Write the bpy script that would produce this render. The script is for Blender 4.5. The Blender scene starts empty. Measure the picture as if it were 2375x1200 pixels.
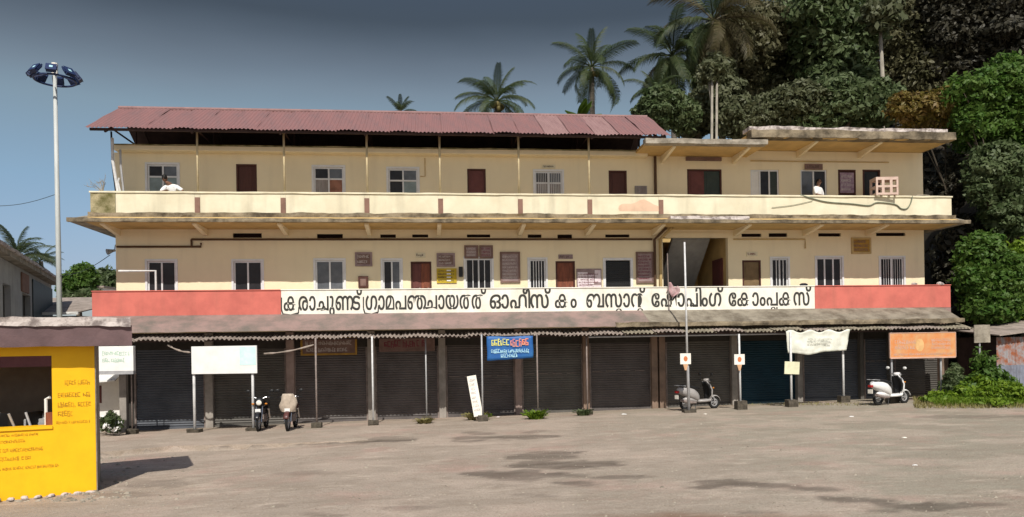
import bpy, bmesh, math, random
import numpy as np
from mathutils import Vector, Matrix, noise

R_ = math.radians
rnd = random.Random(7)
scn = bpy.context.scene
col = scn.collection

# ------------------------------------------------------------------ camera, sky, sun, exposure
FPX, PCX, PCY, ROLL, CAMH = 1750.0, 1187.5, 807.0, 0.016, 2.3     # measured from the photograph (2375 x 1200)
cam = bpy.data.cameras.new('camera')
cam.sensor_fit = 'HORIZONTAL'
cam.sensor_width = 36
cam.lens = 36 * FPX / 2375
cam.shift_y = (PCY - 600) / 2375
cam.clip_end = 2000
camo = bpy.data.objects.new('camera', cam)
col.objects.link(camo)
camo.matrix_world = Matrix.Translation((0, 0, CAMH)) @ Matrix.Rotation(R_(90), 4, 'X') @ Matrix.Rotation(-ROLL, 4, 'Z')
scn.camera = camo

SUN_EL, SUN_AZ = 46.5, -3.0         # azimuth: degrees to the left of straight behind the camera
world = bpy.data.worlds.new('World')
scn.world = world
world.use_nodes = True
wn = world.node_tree
wn.nodes.clear()
w_out = wn.nodes.new('ShaderNodeOutputWorld')
w_bg = wn.nodes.new('ShaderNodeBackground')
w_sky = wn.nodes.new('ShaderNodeTexSky')
w_sky.sky_type = 'NISHITA'
w_sky.sun_disc = False
w_sky.sun_elevation = R_(SUN_EL)
w_sky.sun_rotation = R_(180 + SUN_AZ)
w_sky.air_density = 1.0
w_sky.dust_density = 1.6
w_sky.ozone_density = 1.4
w_bg.inputs['Strength'].default_value = 0.144
# pale skyline, slate grey-blue above, all round; brightened overhead, unseen, to add fill light
w_tc = wn.nodes.new('ShaderNodeTexCoord')
w_sep = wn.nodes.new('ShaderNodeSeparateXYZ')
w_ramp = wn.nodes.new('ShaderNodeValToRGB')
w_mul = wn.nodes.new('ShaderNodeMix'); w_mul.data_type = 'RGBA'; w_mul.blend_type = 'MULTIPLY'; w_mul.inputs[0].default_value = 1
w_noi = wn.nodes.new('ShaderNodeTexNoise'); w_noi.inputs['Scale'].default_value = 2.2; w_noi.inputs['Detail'].default_value = 4
w_map = wn.nodes.new('ShaderNodeMapping'); w_map.inputs['Scale'].default_value = (1, 1, 3.5)
w_add = wn.nodes.new('ShaderNodeMath'); w_add.operation = 'MULTIPLY_ADD'; w_add.inputs[1].default_value = 0.05; 
er = w_ramp.color_ramp
er.elements[0].position = 0.0; er.elements[0].color = (0.60, 0.61, 0.68, 1)
er.elements[1].position = 1.0; er.elements[1].color = (0.78, 0.78, 0.78, 1)
for p, c in ((0.12, (0.59, 0.58, 0.66)), (0.225, (0.64, 0.67, 0.65)), (0.31, (0.74, 0.68, 0.55)), (0.345, (0.68, 0.58, 0.46)), (0.38, (0.52, 0.43, 0.34)), (0.42, (0.28, 0.24, 0.195)), (0.52, (0.34, 0.31, 0.28)), (0.65, (0.52, 0.50, 0.48)), (0.8, (0.70, 0.69, 0.68))):
    e = er.elements.new(p); e.color = (*c, 1)
L = wn.links.new
L(w_tc.outputs['Generated'], w_sep.inputs[0]); L(w_tc.outputs['Generated'], w_map.inputs[0]); L(w_map.outputs[0], w_noi.inputs[0])
L(w_noi.outputs['Fac'], w_add.inputs[0]); L(w_sep.outputs['Z'], w_add.inputs[2])
L(w_add.outputs[0], w_ramp.inputs[0])
L(w_sky.outputs[0], w_mul.inputs[6]); L(w_ramp.outputs[0], w_mul.inputs[7])
L(w_mul.outputs[2], w_bg.inputs[0]); L(w_bg.outputs[0], w_out.inputs[0])

sun = bpy.data.lights.new('sun', 'SUN')
sun.energy = 4.0
sun.angle = R_(0.55)
sun.color = (1.0, 0.95, 0.86)
suno = bpy.data.objects.new('sun', sun)
col.objects.link(suno)
_sd = Vector((-math.sin(R_(SUN_AZ)) * math.cos(R_(SUN_EL)), -math.cos(R_(SUN_AZ)) * math.cos(R_(SUN_EL)), math.sin(R_(SUN_EL))))
suno.rotation_euler = _sd.to_track_quat('Z', 'Y').to_euler()
suno.location = (-5, -20, 30)

vs = scn.view_settings
scn.display_settings.display_device = 'sRGB'
vs.view_transform = 'Standard'; vs.look = 'None'; vs.exposure = 0.18; vs.gamma = 1; vs.use_curve_mapping = False
try:
    scn.cycles.max_bounces = 9; scn.cycles.diffuse_bounces = 6; scn.cycles.glossy_bounces = 2
    scn.cycles.transparent_max_bounces = 8; scn.cycles.use_denoising = True
except Exception:
    pass

# ------------------------------------------------------------------ measuring helpers (pixel of the photograph -> place)
TH = math.atan(0.1085)             # the facade recedes to the right by this angle
D0 = 27.6
CT, ST = math.cos(TH), math.sin(TH)

def ray(px, py):
    dx, dy = px - PCX, py - PCY
    cr, sr = math.cos(ROLL), math.sin(ROLL)
    return (dx * cr - dy * sr) / FPX, -(dx * sr + dy * cr) / FPX

def at(px, py, Y):
    a, c = ray(px, py)
    return Vector((a * Y, Y, CAMH + c * Y))

def BF(px, py, d):                 # facade coordinates (s along, z up) on the plane d metres behind the facade wall
    a, c = ray(px, py)
    Y = (d + D0 * CT) / (CT - a * ST)
    return a * Y * CT + (Y - D0) * ST, CAMH + c * Y

def RC(x0, y0, x1, y1, d):
    mx, my = (x0 + x1) / 2, (y0 + y1) / 2
    return BF(x0, my, d)[0], BF(x1, my, d)[0], BF(mx, y1, d)[1], BF(mx, y0, d)[1]

def bw(s, d, z):
    return Vector((s * CT - d * ST, D0 + s * ST + d * CT, z))

def w2b(x, y):
    y -= D0
    return x * CT + y * ST, -x * ST + y * CT

def project(X, Y, Z):              # numpy friendly: place -> pixel
    a, c = X / Y, (Z - CAMH) / Y
    xr, yr = a * FPX, -c * FPX
    cr, sr = math.cos(ROLL), math.sin(ROLL)
    return PCX + xr * cr + yr * sr, PCY - xr * sr + yr * cr

def sstep(a, b, x):
    t = min(1, max(0, (x - a) / (b - a)))
    return t * t * (3 - 2 * t)

APRON_PX = [(150, 1056), (230, 1050), (400, 1036), (650, 1030), (800, 1024), (950, 1019)]

def gz_back(x, y):
    s, d = w2b(x, y)
    z = -0.05 + 0.0185 * max(-34, min(34, x))
    z -= 0.036 * min(3.0, max(0.0, d + 2.6))
    return z

def _ground_hit(px, py, fn, Y=16.0):
    a, c = ray(px, py)
    for _ in range(25):
        Y = (fn(a * Y, Y) - CAMH) / c
    return Vector((a * Y, Y, fn(a * Y, Y)))

APRON = [_ground_hit(px, py, gz_back) for px, py in APRON_PX]

def apron_edge_y(x):
    if x <= APRON[0].x: return APRON[0].y
    for p, q in zip(APRON, APRON[1:]):
        if x <= q.x:
            t = (x - p.x) / (q.x - p.x)
            return p.y + t * (q.y - p.y)
    return 999

def gz(x, y):                      # height of the ground
    z = gz_back(x, y)
    e = apron_edge_y(min(x, APRON[-1].x - 1e-3))
    drop = 0.13 * (1 - sstep(-8.5, -2.6, x))
    if y < e: z -= drop
    return z

def G(px, py):
    a, c = ray(px, py)
    Y = 16.0
    for _ in range(40):
        Y += 0.6 * ((gz(a * Y, Y) - CAMH) / c - Y)
    return Vector((a * Y, Y, gz(a * Y, Y)))

# ------------------------------------------------------------------ materials
MATS = {}
def mat(name, c, rough=0.8, var=0.12, scale=3.0, bump=0.0, bscale=30.0, metal=0.0, c2=None, streak=0.0, spec=0.3, stretch=(1, 1, 1), lo=0.4, hi=0.65, trans=0.0, emit=0):
    if name in MATS: return MATS[name]
    m = bpy.data.materials.new(name); m.use_nodes = True
    nt = m.node_tree; N = nt.nodes; lk = nt.links.new
    b = N['Principled BSDF']
    b.inputs['Roughness'].default_value = rough
    b.inputs['Metallic'].default_value = metal
    b.inputs['Specular IOR Level'].default_value = spec
    tc = N.new('ShaderNodeTexCoord')
    mp = N.new('ShaderNodeMapping'); mp.inputs['Scale'].default_value = stretch
    lk(tc.outputs['Object'], mp.inputs[0])
    no = N.new('ShaderNodeTexNoise'); no.inputs['Scale'].default_value = scale; no.inputs['Detail'].default_value = 6; no.inputs['Roughness'].default_value = 0.65
    lk(mp.outputs[0], no.inputs[0])
    rp = N.new('ShaderNodeMapRange'); rp.inputs[1].default_value = lo; rp.inputs[2].default_value = hi
    lk(no.outputs['Fac'], rp.inputs[0])
    mx = N.new('ShaderNodeMix'); mx.data_type = 'RGBA'
    dark = c2 if c2 else tuple(v * (1 - var * 2) for v in c)
    mx.inputs[6].default_value = (*c, 1); mx.inputs[7].default_value = (*dark, 1)
    lk(rp.outputs[0], mx.inputs[0])
    outc = mx.outputs[2]
    if streak:
        m2 = N.new('ShaderNodeMapping'); m2.inputs['Scale'].default_value = (1.6, 1.6, 0.22)
        lk(tc.outputs['Object'], m2.inputs[0])
        n2 = N.new('ShaderNodeTexNoise'); n2.inputs['Scale'].default_value = 1.6; n2.inputs['Detail'].default_value = 5
        lk(m2.outputs[0], n2.inputs[0])
        r2 = N.new('ShaderNodeMapRange'); r2.inputs[1].default_value = 0.52; r2.inputs[2].default_value = 0.78; r2.inputs[4].default_value = streak
        lk(n2.outputs['Fac'], r2.inputs[0])
        x2 = N.new('ShaderNodeMix'); x2.data_type = 'RGBA'
        x2.inputs[7].default_value = (0.11, 0.09, 0.06, 1)
        lk(r2.outputs[0], x2.inputs[0]); lk(outc, x2.inputs[6])
        outc = x2.outputs[2]
    lk(outc, b.inputs['Base Color'])
    if bump:
        nb = N.new('ShaderNodeTexNoise'); nb.inputs['Scale'].default_value = bscale; nb.inputs['Detail'].default_value = 4
        lk(tc.outputs['Object'], nb.inputs[0])
        bp = N.new('ShaderNodeBump'); bp.inputs['Strength'].default_value = bump; bp.inputs['Distance'].default_value = 0.03
        lk(nb.outputs['Fac'], bp.inputs['Height']); lk(bp.outputs[0], b.inputs['Normal'])
    MATS[name] = m
    return m

def leaf_mat(name, c, c2, trans=0.35, rough=0.55):
    if name in MATS: return MATS[name]
    m = bpy.data.materials.new(name); m.use_nodes = True
    nt = m.node_tree; N = nt.nodes; lk = nt.links.new
    b = N['Principled BSDF']; out = N['Material Output']
    b.inputs['Roughness'].default_value = rough; b.inputs['Specular IOR Level'].default_value = 0.35
    at_ = N.new('ShaderNodeAttribute'); at_.attribute_name = 'tint'
    mx = N.new('ShaderNodeMix'); mx.data_type = 'RGBA'
    mx.inputs[6].default_value = (*c, 1); mx.inputs[7].default_value = (*c2, 1)
    lk(at_.outputs['Fac'], mx.inputs[0]); lk(mx.outputs[2], b.inputs['Base Color'])
    tr = N.new('ShaderNodeBsdfTranslucent'); lk(mx.outputs[2], tr.inputs['Color'])
    ms = N.new('ShaderNodeMixShader'); ms.inputs[0].default_value = trans
    lk(b.outputs[0], ms.inputs[1]); lk(tr.outputs[0], ms.inputs[2]); lk(ms.outputs[0], out.inputs['Surface'])
    MATS[name] = m
    return m

M = {}
M['wall'] = mat('wall_plaster', (0.85, 0.75, 0.53), 0.9, c2=(0.81, 0.71, 0.50), scale=0.7, streak=0.10, bump=0.15, bscale=14)
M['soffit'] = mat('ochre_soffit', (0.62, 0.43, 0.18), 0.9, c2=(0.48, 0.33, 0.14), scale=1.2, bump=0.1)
M['parapet'] = mat('parapet_plaster', (0.75, 0.70, 0.53), 0.9, c2=(0.65, 0.59, 0.43), scale=0.9, streak=0.26, bump=0.12, bscale=14)
M['peel'] = mat('peeled_plaster', (0.72, 0.50, 0.36), 0.9, c2=(0.60, 0.42, 0.30), scale=2.5)
M['mould'] = mat('mouldy_concrete', (0.27, 0.22, 0.15), 0.95, c2=(0.08, 0.065, 0.045), scale=2.0, bump=0.6, bscale=16)
M['moss'] = mat('mossy_plaster', (0.42, 0.36, 0.22), 0.95, c2=(0.12, 0.11, 0.04), scale=2.6, bump=0.4, bscale=18, lo=0.35)
M['red'] = mat('red_paint', (0.60, 0.165, 0.13), 0.85, c2=(0.48, 0.13, 0.105), scale=1.3, streak=0.24, bump=0.1)
M['board_white'] = mat('white_board_paint', (0.86, 0.83, 0.76), 0.85, c2=(0.74, 0.70, 0.60), scale=1.6, streak=0.20)
M['letter'] = mat('black_letter_paint', (0.045, 0.045, 0.04), 0.7, var=0.1)
M['divider'] = mat('pinkish_brown_paint', (0.25, 0.145, 0.11), 0.9, scale=3)
M['white'] = mat('white_paint', (0.80, 0.80, 0.78), 0.6, var=0.05)
M['white_frame'] = mat('white_window_paint', (0.74, 0.75, 0.77), 0.55, var=0.06)
M['glass_d'] = mat('dark_glass', (0.032, 0.031, 0.035), 0.25, var=0.2, scale=2, spec=0.15)
M['glass_g'] = mat('grey_glass', (0.13, 0.14, 0.16), 0.2, var=0.2, scale=2, spec=0.3)
M['glass_t'] = mat('frosted_teal_glass', (0.22, 0.28, 0.28), 0.3, var=0.2, scale=2, spec=0.5)
M['curtain'] = mat('curtain_cloth', (0.35, 0.17, 0.12), 0.9, var=0.2, scale=6)
M['curtain_g'] = mat('grey_curtain_cloth', (0.34, 0.31, 0.30), 0.9, c2=(0.2, 0.18, 0.17), scale=3, stretch=(6, 6, .5))
M['door_b'] = mat('brown_door_paint', (0.085, 0.03, 0.022), 0.6, scale=5, stretch=(4, 4, .5))
M['door_r'] = mat('red_brown_door', (0.24, 0.075, 0.04), 0.6, c2=(0.14, 0.045, 0.025), scale=4, stretch=(4, 4, .5))
M['door_m'] = mat('maroon_door', (0.15, 0.05, 0.045), 0.6, scale=4)
M['door_k'] = mat('khaki_door', (0.20, 0.135, 0.07), 0.7, scale=4)
M['door_g'] = mat('dark_green_door', (0.035, 0.05, 0.04), 0.5, scale=4)
M['vent'] = mat('dark_vent', (0.02, 0.008, 0.008), 0.9)
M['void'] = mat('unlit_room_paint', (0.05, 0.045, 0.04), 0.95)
M['roof_red'] = mat('red_roof_sheet', (0.24, 0.122, 0.118), 0.85, c2=(0.195, 0.115, 0.115), scale=1.1, stretch=(2.5, .6, .6), bump=0.1, streak=0.0)
M['roof_red2'] = mat('faded_roof_sheet', (0.285, 0.175, 0.168), 0.85, c2=(0.23, 0.135, 0.132), scale=1.4, stretch=(2.5, .6, .6))
M['roof_under'] = mat('rust_and_shade_roof_frame', (0.06, 0.035, 0.03), 0.8, var=0.2)
M['post'] = mat('cream_post_paint', (0.62, 0.52, 0.32), 0.7, scale=4)
M['pipe_b'] = mat('brown_pipe', (0.10, 0.055, 0.03), 0.7)
M['pipe_y'] = mat('ochre_pipe', (0.55, 0.40, 0.18), 0.7)
M['concrete'] = mat('weathered_concrete', (0.36, 0.32, 0.26), 0.95, c2=(0.16, 0.14, 0.11), scale=2.2, bump=0.5, bscale=15)
M['canopy_pink'] = mat('pinkish_washed_concrete', (0.285, 0.20, 0.18), 0.95, c2=(0.16, 0.138, 0.12), scale=1.3, bump=0.4, bscale=12)
M['canopy_grey'] = mat('mossy_grey_concrete', (0.27, 0.24, 0.19), 0.95, c2=(0.12, 0.10, 0.075), scale=1.6, bump=0.5, bscale=14)
M['asbestos'] = mat('old_cement_sheet', (0.36, 0.30, 0.26), 0.95, c2=(0.19, 0.16, 0.135), scale=2.0, stretch=(2, .7, .7), bump=0.2)
M['asbestos2'] = mat('mossy_cement_sheet', (0.33, 0.29, 0.22), 0.95, c2=(0.13, 0.12, 0.085), scale=2.4, bump=0.2)
M['pillar'] = mat('grey_pillar_plaster', (0.33, 0.30, 0.27), 0.9, c2=(0.22, 0.20, 0.18), scale=2, streak=0.2)
M['pillar_p'] = mat('pinkish_pillar_plaster', (0.36, 0.27, 0.24), 0.9, c2=(0.24, 0.18, 0.16), scale=2, streak=0.2)
M['pillar_b'] = mat('brown_pillar_plaster', (0.27, 0.19, 0.145), 0.9, c2=(0.17, 0.12, 0.09), scale=2, streak=0.25)
M['shut_s'] = mat('slate_shutter', (0.10, 0.11, 0.13), 0.55, var=0.15, scale=1.2, spec=0.3)
M['shut_o'] = mat('olive_black_shutter', (0.125, 0.117, 0.106), 0.55, var=0.15, scale=1.2, spec=0.3)
M['shut_b'] = mat('brown_black_shutter', (0.125, 0.110, 0.107), 0.55, var=0.15, scale=1.2, spec=0.3)
M['shut_t'] = mat('teal_shutter', (0.012, 0.042, 0.064), 0.5, var=0.12, scale=1.2, spec=0.3)
M['metal'] = mat('galvanised_pipe', (0.45, 0.45, 0.46), 0.5, metal=0.3, var=0.1, scale=6)
M['metal_w'] = mat('white_pipe_paint', (0.66, 0.66, 0.66), 0.5, var=0.12, scale=5)
M['metal_r'] = mat('rust_stained_pipe', (0.27, 0.22, 0.20), 0.7, var=0.2, scale=5)
M['black'] = mat('black_plastic', (0.015, 0.015, 0.016), 0.45)
M['tyre'] = mat('tyre_rubber', (0.02, 0.02, 0.02), 0.9)
M['chrome'] = mat('dull_chrome', (0.55, 0.55, 0.56), 0.25, metal=1.0, var=0.05)
M['stone'] = mat('foot_block_stone', (0.10, 0.085, 0.065), 0.95, var=0.25, scale=8, bump=0.5)
M['yellow'] = mat('kiosk_yellow_paint', (0.90, 0.50, 0.006), 0.6, c2=(0.82, 0.44, 0.006), scale=1.5, spec=0.3)
M['yel_text'] = mat('brown_wall_lettering', (0.36, 0.175, 0.012), 0.8, c2=(0.68, 0.36, 0.01), scale=9)
M['purple'] = mat('mauve_fascia_paint', (0.165, 0.105, 0.108), 0.85, c2=(0.11, 0.072, 0.075), scale=1.3, bump=0.2)
M['maroon'] = mat('maroon_lintel_paint', (0.13, 0.05, 0.055), 0.8)
M['crust'] = mat('flaking_roof_crust', (0.55, 0.49, 0.46), 0.95, c2=(0.22, 0.185, 0.175), scale=4.5, bump=0.6, bscale=10, lo=0.45, hi=0.6)
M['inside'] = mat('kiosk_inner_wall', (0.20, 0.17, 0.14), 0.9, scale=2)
M['grey_paint'] = mat('grey_wall_paint', (0.38, 0.38, 0.38), 0.9, scale=1.2, streak=0.3)
M['slate'] = mat('dark_slate_sheet', (0.05, 0.065, 0.07), 0.6, scale=2)
M['rust'] = mat('rusted_sheet', (0.30, 0.28, 0.29), 0.7, c2=(0.30, 0.10, 0.045), scale=2.4, stretch=(1.3, 1.3, .8), lo=0.42, hi=0.58)
M['bluegrey'] = mat('blue_grey_sheet', (0.22, 0.24, 0.30), 0.6, c2=(0.15, 0.15, 0.18), scale=3)
M['skin'] = mat('skin', (0.19, 0.10, 0.065), 0.6, var=0.04)
M['hair'] = mat('black_hair', (0.008, 0.008, 0.008), 0.6)
M['shirt'] = mat('white_shirt_cloth', (0.80, 0.80, 0.80), 0.9, var=0.06, scale=8)
M['dark_cloth'] = mat('dark_trouser_cloth', (0.03, 0.03, 0.04), 0.9)
M['bark'] = mat('tree_bark', (0.13, 0.105, 0.08), 0.95, var=0.25, scale=8, bump=0.4, stretch=(1, 1, .4))
M['bark_pale'] = mat('pale_bark', (0.33, 0.30, 0.25), 0.95, var=0.2, scale=8, stretch=(1, 1, .3))
M['palm_trunk'] = mat('palm_trunk_bark', (0.17, 0.15, 0.125), 0.95, c2=(0.09, 0.08, 0.065), scale=3, stretch=(.4, .4, 6), bump=0.3)
M['nut'] = mat('green_coconut', (0.16, 0.13, 0.04), 0.6, var=0.2)
M['leaf_palm'] = leaf_mat('palm_leaf', (0.034, 0.062, 0.020), (0.075, 0.095, 0.036))
M['leaf_palm_dry'] = leaf_mat('olive_palm_leaf', (0.075, 0.07, 0.025), (0.11, 0.09, 0.045))
M['leaf_dark'] = leaf_mat('dark_grey_green_leaf', (0.075, 0.092, 0.040), (0.19, 0.20, 0.115), 0.4)
M['leaf_brown'] = leaf_mat('brown_green_leaf', (0.085, 0.088, 0.040), (0.175, 0.165, 0.09), 0.4)
M['leaf_black'] = leaf_mat('shade_black_leaf', (0.030, 0.029, 0.019), (0.075, 0.068, 0.045), 0.2)  # leaf colour made near-black to stand in for deep shade
M['leaf_mid'] = leaf_mat('mid_green_leaf', (0.055, 0.095, 0.030), (0.17, 0.21, 0.10), 0.4)
M['leaf_bright'] = leaf_mat('bright_green_leaf', (0.045, 0.125, 0.016), (0.14, 0.22, 0.045), 0.45)
M['leaf_yel'] = leaf_mat('yellowing_leaf', (0.16, 0.145, 0.022), (0.21, 0.13, 0.05), 0.35)
M['leaf_weed'] = leaf_mat('lush_weed_leaf', (0.10, 0.20, 0.016), (0.24, 0.34, 0.03), 0.45)
M['leaf_dry'] = leaf_mat('dry_grass_blade', (0.30, 0.26, 0.12), (0.22, 0.20, 0.06), 0.3)
M['leaf_banana'] = leaf_mat('banana_leaf', (0.09, 0.15, 0.02), (0.15, 0.18, 0.03), 0.4)
M['hill'] = mat('shade_dark_hill_soil', (0.05, 0.04, 0.028), 0.95, var=0.25, scale=0.6, bump=0.4, bscale=2)  # soil colour darkened in place of deep shade, also used on bark

# ------------------------------------------------------------------ mesh helpers
class MB:
    def __init__(self): self.v = []; self.f = []
    def add(self, vs_, fs_):
        o = len(self.v); self.v += [tuple(p) for p in vs_]; self.f += [tuple(i + o for i in f) for f in fs_]; return self
    def box(self, x0, x1, y0, y1, z0, z1):
        if x0 > x1: x0, x1 = x1, x0
        if y0 > y1: y0, y1 = y1, y0
        if z0 > z1: z0, z1 = z1, z0
        return self.add([(x0, y0, z0), (x1, y0, z0), (x1, y1, z0), (x0, y1, z0), (x0, y0, z1), (x1, y0, z1), (x1, y1, z1), (x0, y1, z1)],
                        [(0, 3, 2, 1), (4, 5, 6, 7), (0, 1, 5, 4), (1, 2, 6, 5), (2, 3, 7, 6), (3, 0, 4, 7)])
    def tube(self, pts, r, n=8, cap=True):
        pts = [Vector(p) for p in pts]
        rs = r if isinstance(r, (list, tuple)) else [r] * len(pts)
        o = len(self.v)
        up = None
        for i, p in enumerate(pts):
            t = (pts[min(i + 1, len(pts) - 1)] - pts[max(i - 1, 0)]).normalized()
            if up is None:
                up = Vector((0, 0, 1)) if abs(t.z) < 0.9 else Vector((1, 0, 0))
            a = t.cross(up)
            if a.length < 1e-5: a = t.orthogonal()
            a.normalize(); b = a.cross(t).normalized(); up = b
            for k in range(n):
                an = 2 * math.pi * k / n
                self.v.append(tuple(p + (a * math.cos(an) + b * math.sin(an)) * rs[i]))
        for i in range(len(pts) - 1):
            for k in range(n):
                k2 = (k + 1) % n
                self.f.append((o + i * n + k, o + i * n + k2, o + (i + 1) * n + k2, o + (i + 1) * n + k))
        if cap:
            self.f.append(tuple(o + k for k in range(n))[::-1])
            self.f.append(tuple(o + (len(pts) - 1) * n + k for k in range(n)))
        return self
    def prism(self, poly, x0, x1):         # polygon in (y, z) pulled along x
        n = len(poly); o = len(self.v)
        self.v += [(x0, y, z) for y, z in poly] + [(x1, y, z) for y, z in poly]
        self.f.append(tuple(o + i for i in range(n))); self.f.append(tuple(o + n + i for i in range(n))[::-1])
        for i in range(n):
            j = (i + 1) % n
            self.f.append((o + i, o + n + i, o + n + j, o + j))
        return self
    def loft(self, secs, n=12, e=0.8):     # sections (x, zc, half_width_y, half_height_z)
        o = len(self.v)
        for (x, zc, w, h) in secs:
            for k in range(n):
                an = 2 * math.pi * k / n
                c, s = math.cos(an), math.sin(an)
                self.v.append((x, w * math.copysign(abs(c) ** e, c), zc + h * math.copysign(abs(s) ** e, s)))
        for i in range(len(secs) - 1):
            for k in range(n):
                k2 = (k + 1) % n
                self.f.append((o + i * n + k, o + (i + 1) * n + k, o + (i + 1) * n + k2, o + i * n + k2))
        self.f.append(tuple(o + k for k in range(n)))
        self.f.append(tuple(o + (len(secs) - 1) * n + k for k in range(n))[::-1])
        return self
    def torus(self, c, R, r, axis='y', n=20, m=8, squash=1.0):
        o = len(self.v); c = Vector(c)
        for i in range(n):
            a = 2 * math.pi * i / n
            for k in range(m):
                b = 2 * math.pi * k / m
                rad = R + r * math.cos(b); h = r * math.sin(b) * squash
                if axis == 'y': p = (rad * math.cos(a), h, rad * math.sin(a))
                elif axis == 'z': p = (rad * math.cos(a), rad * math.sin(a), h)
                else: p = (h, rad * math.cos(a), rad * math.sin(a))
                self.v.append(tuple(c + Vector(p)))
        for i in range(n):
            for k in range(m):
                i2, k2 = (i + 1) % n, (k + 1) % m
                self.f.append((o + i * m + k, o + i2 * m + k, o + i2 * m + k2, o + i * m + k2))
        return self
    def sphere(self, c, rx, ry, rz, n=12, m=8):
        o = len(self.v)
        for j in range(m + 1):
            t = math.pi * j / m
            for k in range(n):
                a = 2 * math.pi * k / n
                self.v.append((c[0] + rx * math.sin(t) * math.cos(a), c[1] + ry * math.sin(t) * math.sin(a), c[2] + rz * math.cos(t)))
        for j in range(m):
            for k in range(n):
                k2 = (k + 1) % n
                self.f.append((o + j * n + k, o + (j + 1) * n + k, o + (j + 1) * n + k2, o + j * n + k2))
        return self
    def quad(self, a, b, c, d): return self.add([a, b, c, d], [(0, 1, 2, 3)])
    def mesh(self, name):
        me = bpy.data.meshes.new(name); me.from_pydata(self.v, [], self.f); me.update()
        bm = bmesh.new(); bm.from_mesh(me); bmesh.ops.recalc_face_normals(bm, faces=bm.faces); bm.to_mesh(me); bm.free()
        return me
    def build(self, name, m, parent=None, smooth=False, bevel=0.0):
        me = self.mesh(name)
        o = bpy.data.objects.new(name, me); col.objects.link(o)
        if name in ('lettering', 'print'): o['kind'] = 'stuff'
        me.materials.append(M[m] if isinstance(m, str) else m)
        if smooth:
            for p in me.polygons: p.use_smooth = True
        if bevel:
            b = o.modifiers.new('bevel', 'BEVEL'); b.width = bevel; b.segments = 2; b.limit_method = 'ANGLE'
        if parent: o.parent = parent
        return o

def tag(o, label=None, cat=None, group=None, kind=None):
    if label: o['label'] = label
    if cat: o['category'] = cat
    if group: o['group'] = group
    if kind: o['kind'] = kind
    return o

def thing(name, label, cat, loc=(0, 0, 0), rz=0.0, group=None):
    o = bpy.data.objects.new(name, None); col.objects.link(o)
    o.empty_display_size = 0.2
    o.location = loc; o.rotation_euler = (0, 0, rz)
    return tag(o, label, cat, group)

def inst(name, me, parent, loc=(0, 0, 0), rot=(0, 0, 0), sc=(1, 1, 1)):
    o = bpy.data.objects.new(name, me); col.objects.link(o); o.parent = parent
    o.location = loc; o.rotation_euler = rot; o.scale = sc
    return o

def copy_tree(root, loc=None, rz=None, label=None, group=None):
    r = root.copy(); col.objects.link(r)
    if loc is not None: r.location = loc
    if rz is not None: r.rotation_euler = (0, 0, rz)
    if label: r['label'] = label
    if group: r['group'] = group
    for ch in list(root.children):
        c = ch.copy(); col.objects.link(c); c.parent = r
        for g in list(ch.children):
            d = g.copy(); col.objects.link(d); d.parent = c
    return r

def lumpy(mb, x0, x1, y0, y1, z0, z1, step=0.25, amp=0.03, seed=0):   # a long bar with an uneven broken surface
    n = max(2, int((x1 - x0) / step))
    o = len(mb.v)
    for i in range(n + 1):
        x = x0 + (x1 - x0) * i / n
        for k, (y, z) in enumerate(((y0, z0), (y0, (z0 + z1) / 2), (y0, z1), (y1, z1), (y1, z0))):
            v = noise.noise_vector(Vector((x * 1.7 + seed, k * 3.1, seed * 0.7)))
            w = noise.noise(Vector((x * 6 + seed, k * 2.1, 5)))
            mb.v.append((x, y + (v.y * amp + w * amp * .5) * (k < 3), z + (v.z * amp + w * amp * .6) * (1 if k in (0, 2, 3) else .4)))
    for i in range(n):
        for k in range(5):
            k2 = (k + 1) % 5
            mb.f.append((o + i * 5 + k, o + (i + 1) * 5 + k, o + (i + 1) * 5 + k2, o + i * 5 + k2))
    mb.f.append(tuple(o + k for k in range(5))); mb.f.append(tuple(o + n * 5 + k for k in range(5)))
    return mb

def scribble(mb, x0, x1, z0, z1, y, rows=1, seed=0, fill=0.8, gap=0.35):   # rows of small illegible strokes, flat on the plane y
    r = random.Random(seed)
    rh = (z1 - z0) / rows
    for i in range(rows):
        zb = z0 + rh * (rows - 1 - i) + rh * gap * .5; zt = zb + rh * (1 - gap); h = zt - zb
        x = x0
        end = x1 - (x1 - x0) * r.uniform(0, 1 - fill)
        while x < end - h * .25:
            w = h * r.uniform(0.22, 0.50); t = h * r.uniform(.09, .15)
            if r.random() < 0.10: x += w * .7; continue
            w = min(w, end - x); k = r.random(); a, b = zb + h * r.uniform(-.05, .2), zt - h * r.uniform(-.05, .25)
            mb.quad((x, y, a), (x + t, y, a), (x + t, y, b), (x, y, b))
            m_ = a + (b - a) * r.uniform(.3, .7)
            if k < .6: mb.quad((x + w - t, y - .0004, a), (x + w, y - .0004, a), (x + w, y - .0004, m_), (x + w - t, y - .0004, m_))
            if k > .3: mb.quad((x + t, y - .0008, b - t), (x + w, y - .0008, b - t), (x + w, y - .0008, b), (x + t, y - .0008, b))
            if k < .8: mb.quad((x, y - .0012, m_), (x + w, y - .0012, m_ - h * .1), (x + w, y - .0012, m_ + t - h * .1), (x, y - .0012, m_ + t))
            if k > .5: mb.quad((x, y - .0016, a), (x + w, y - .0016, a), (x + w, y - .0016, a + t), (x, y - .0016, a + t))
            x += w + h * 0.07
    return mb

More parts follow.
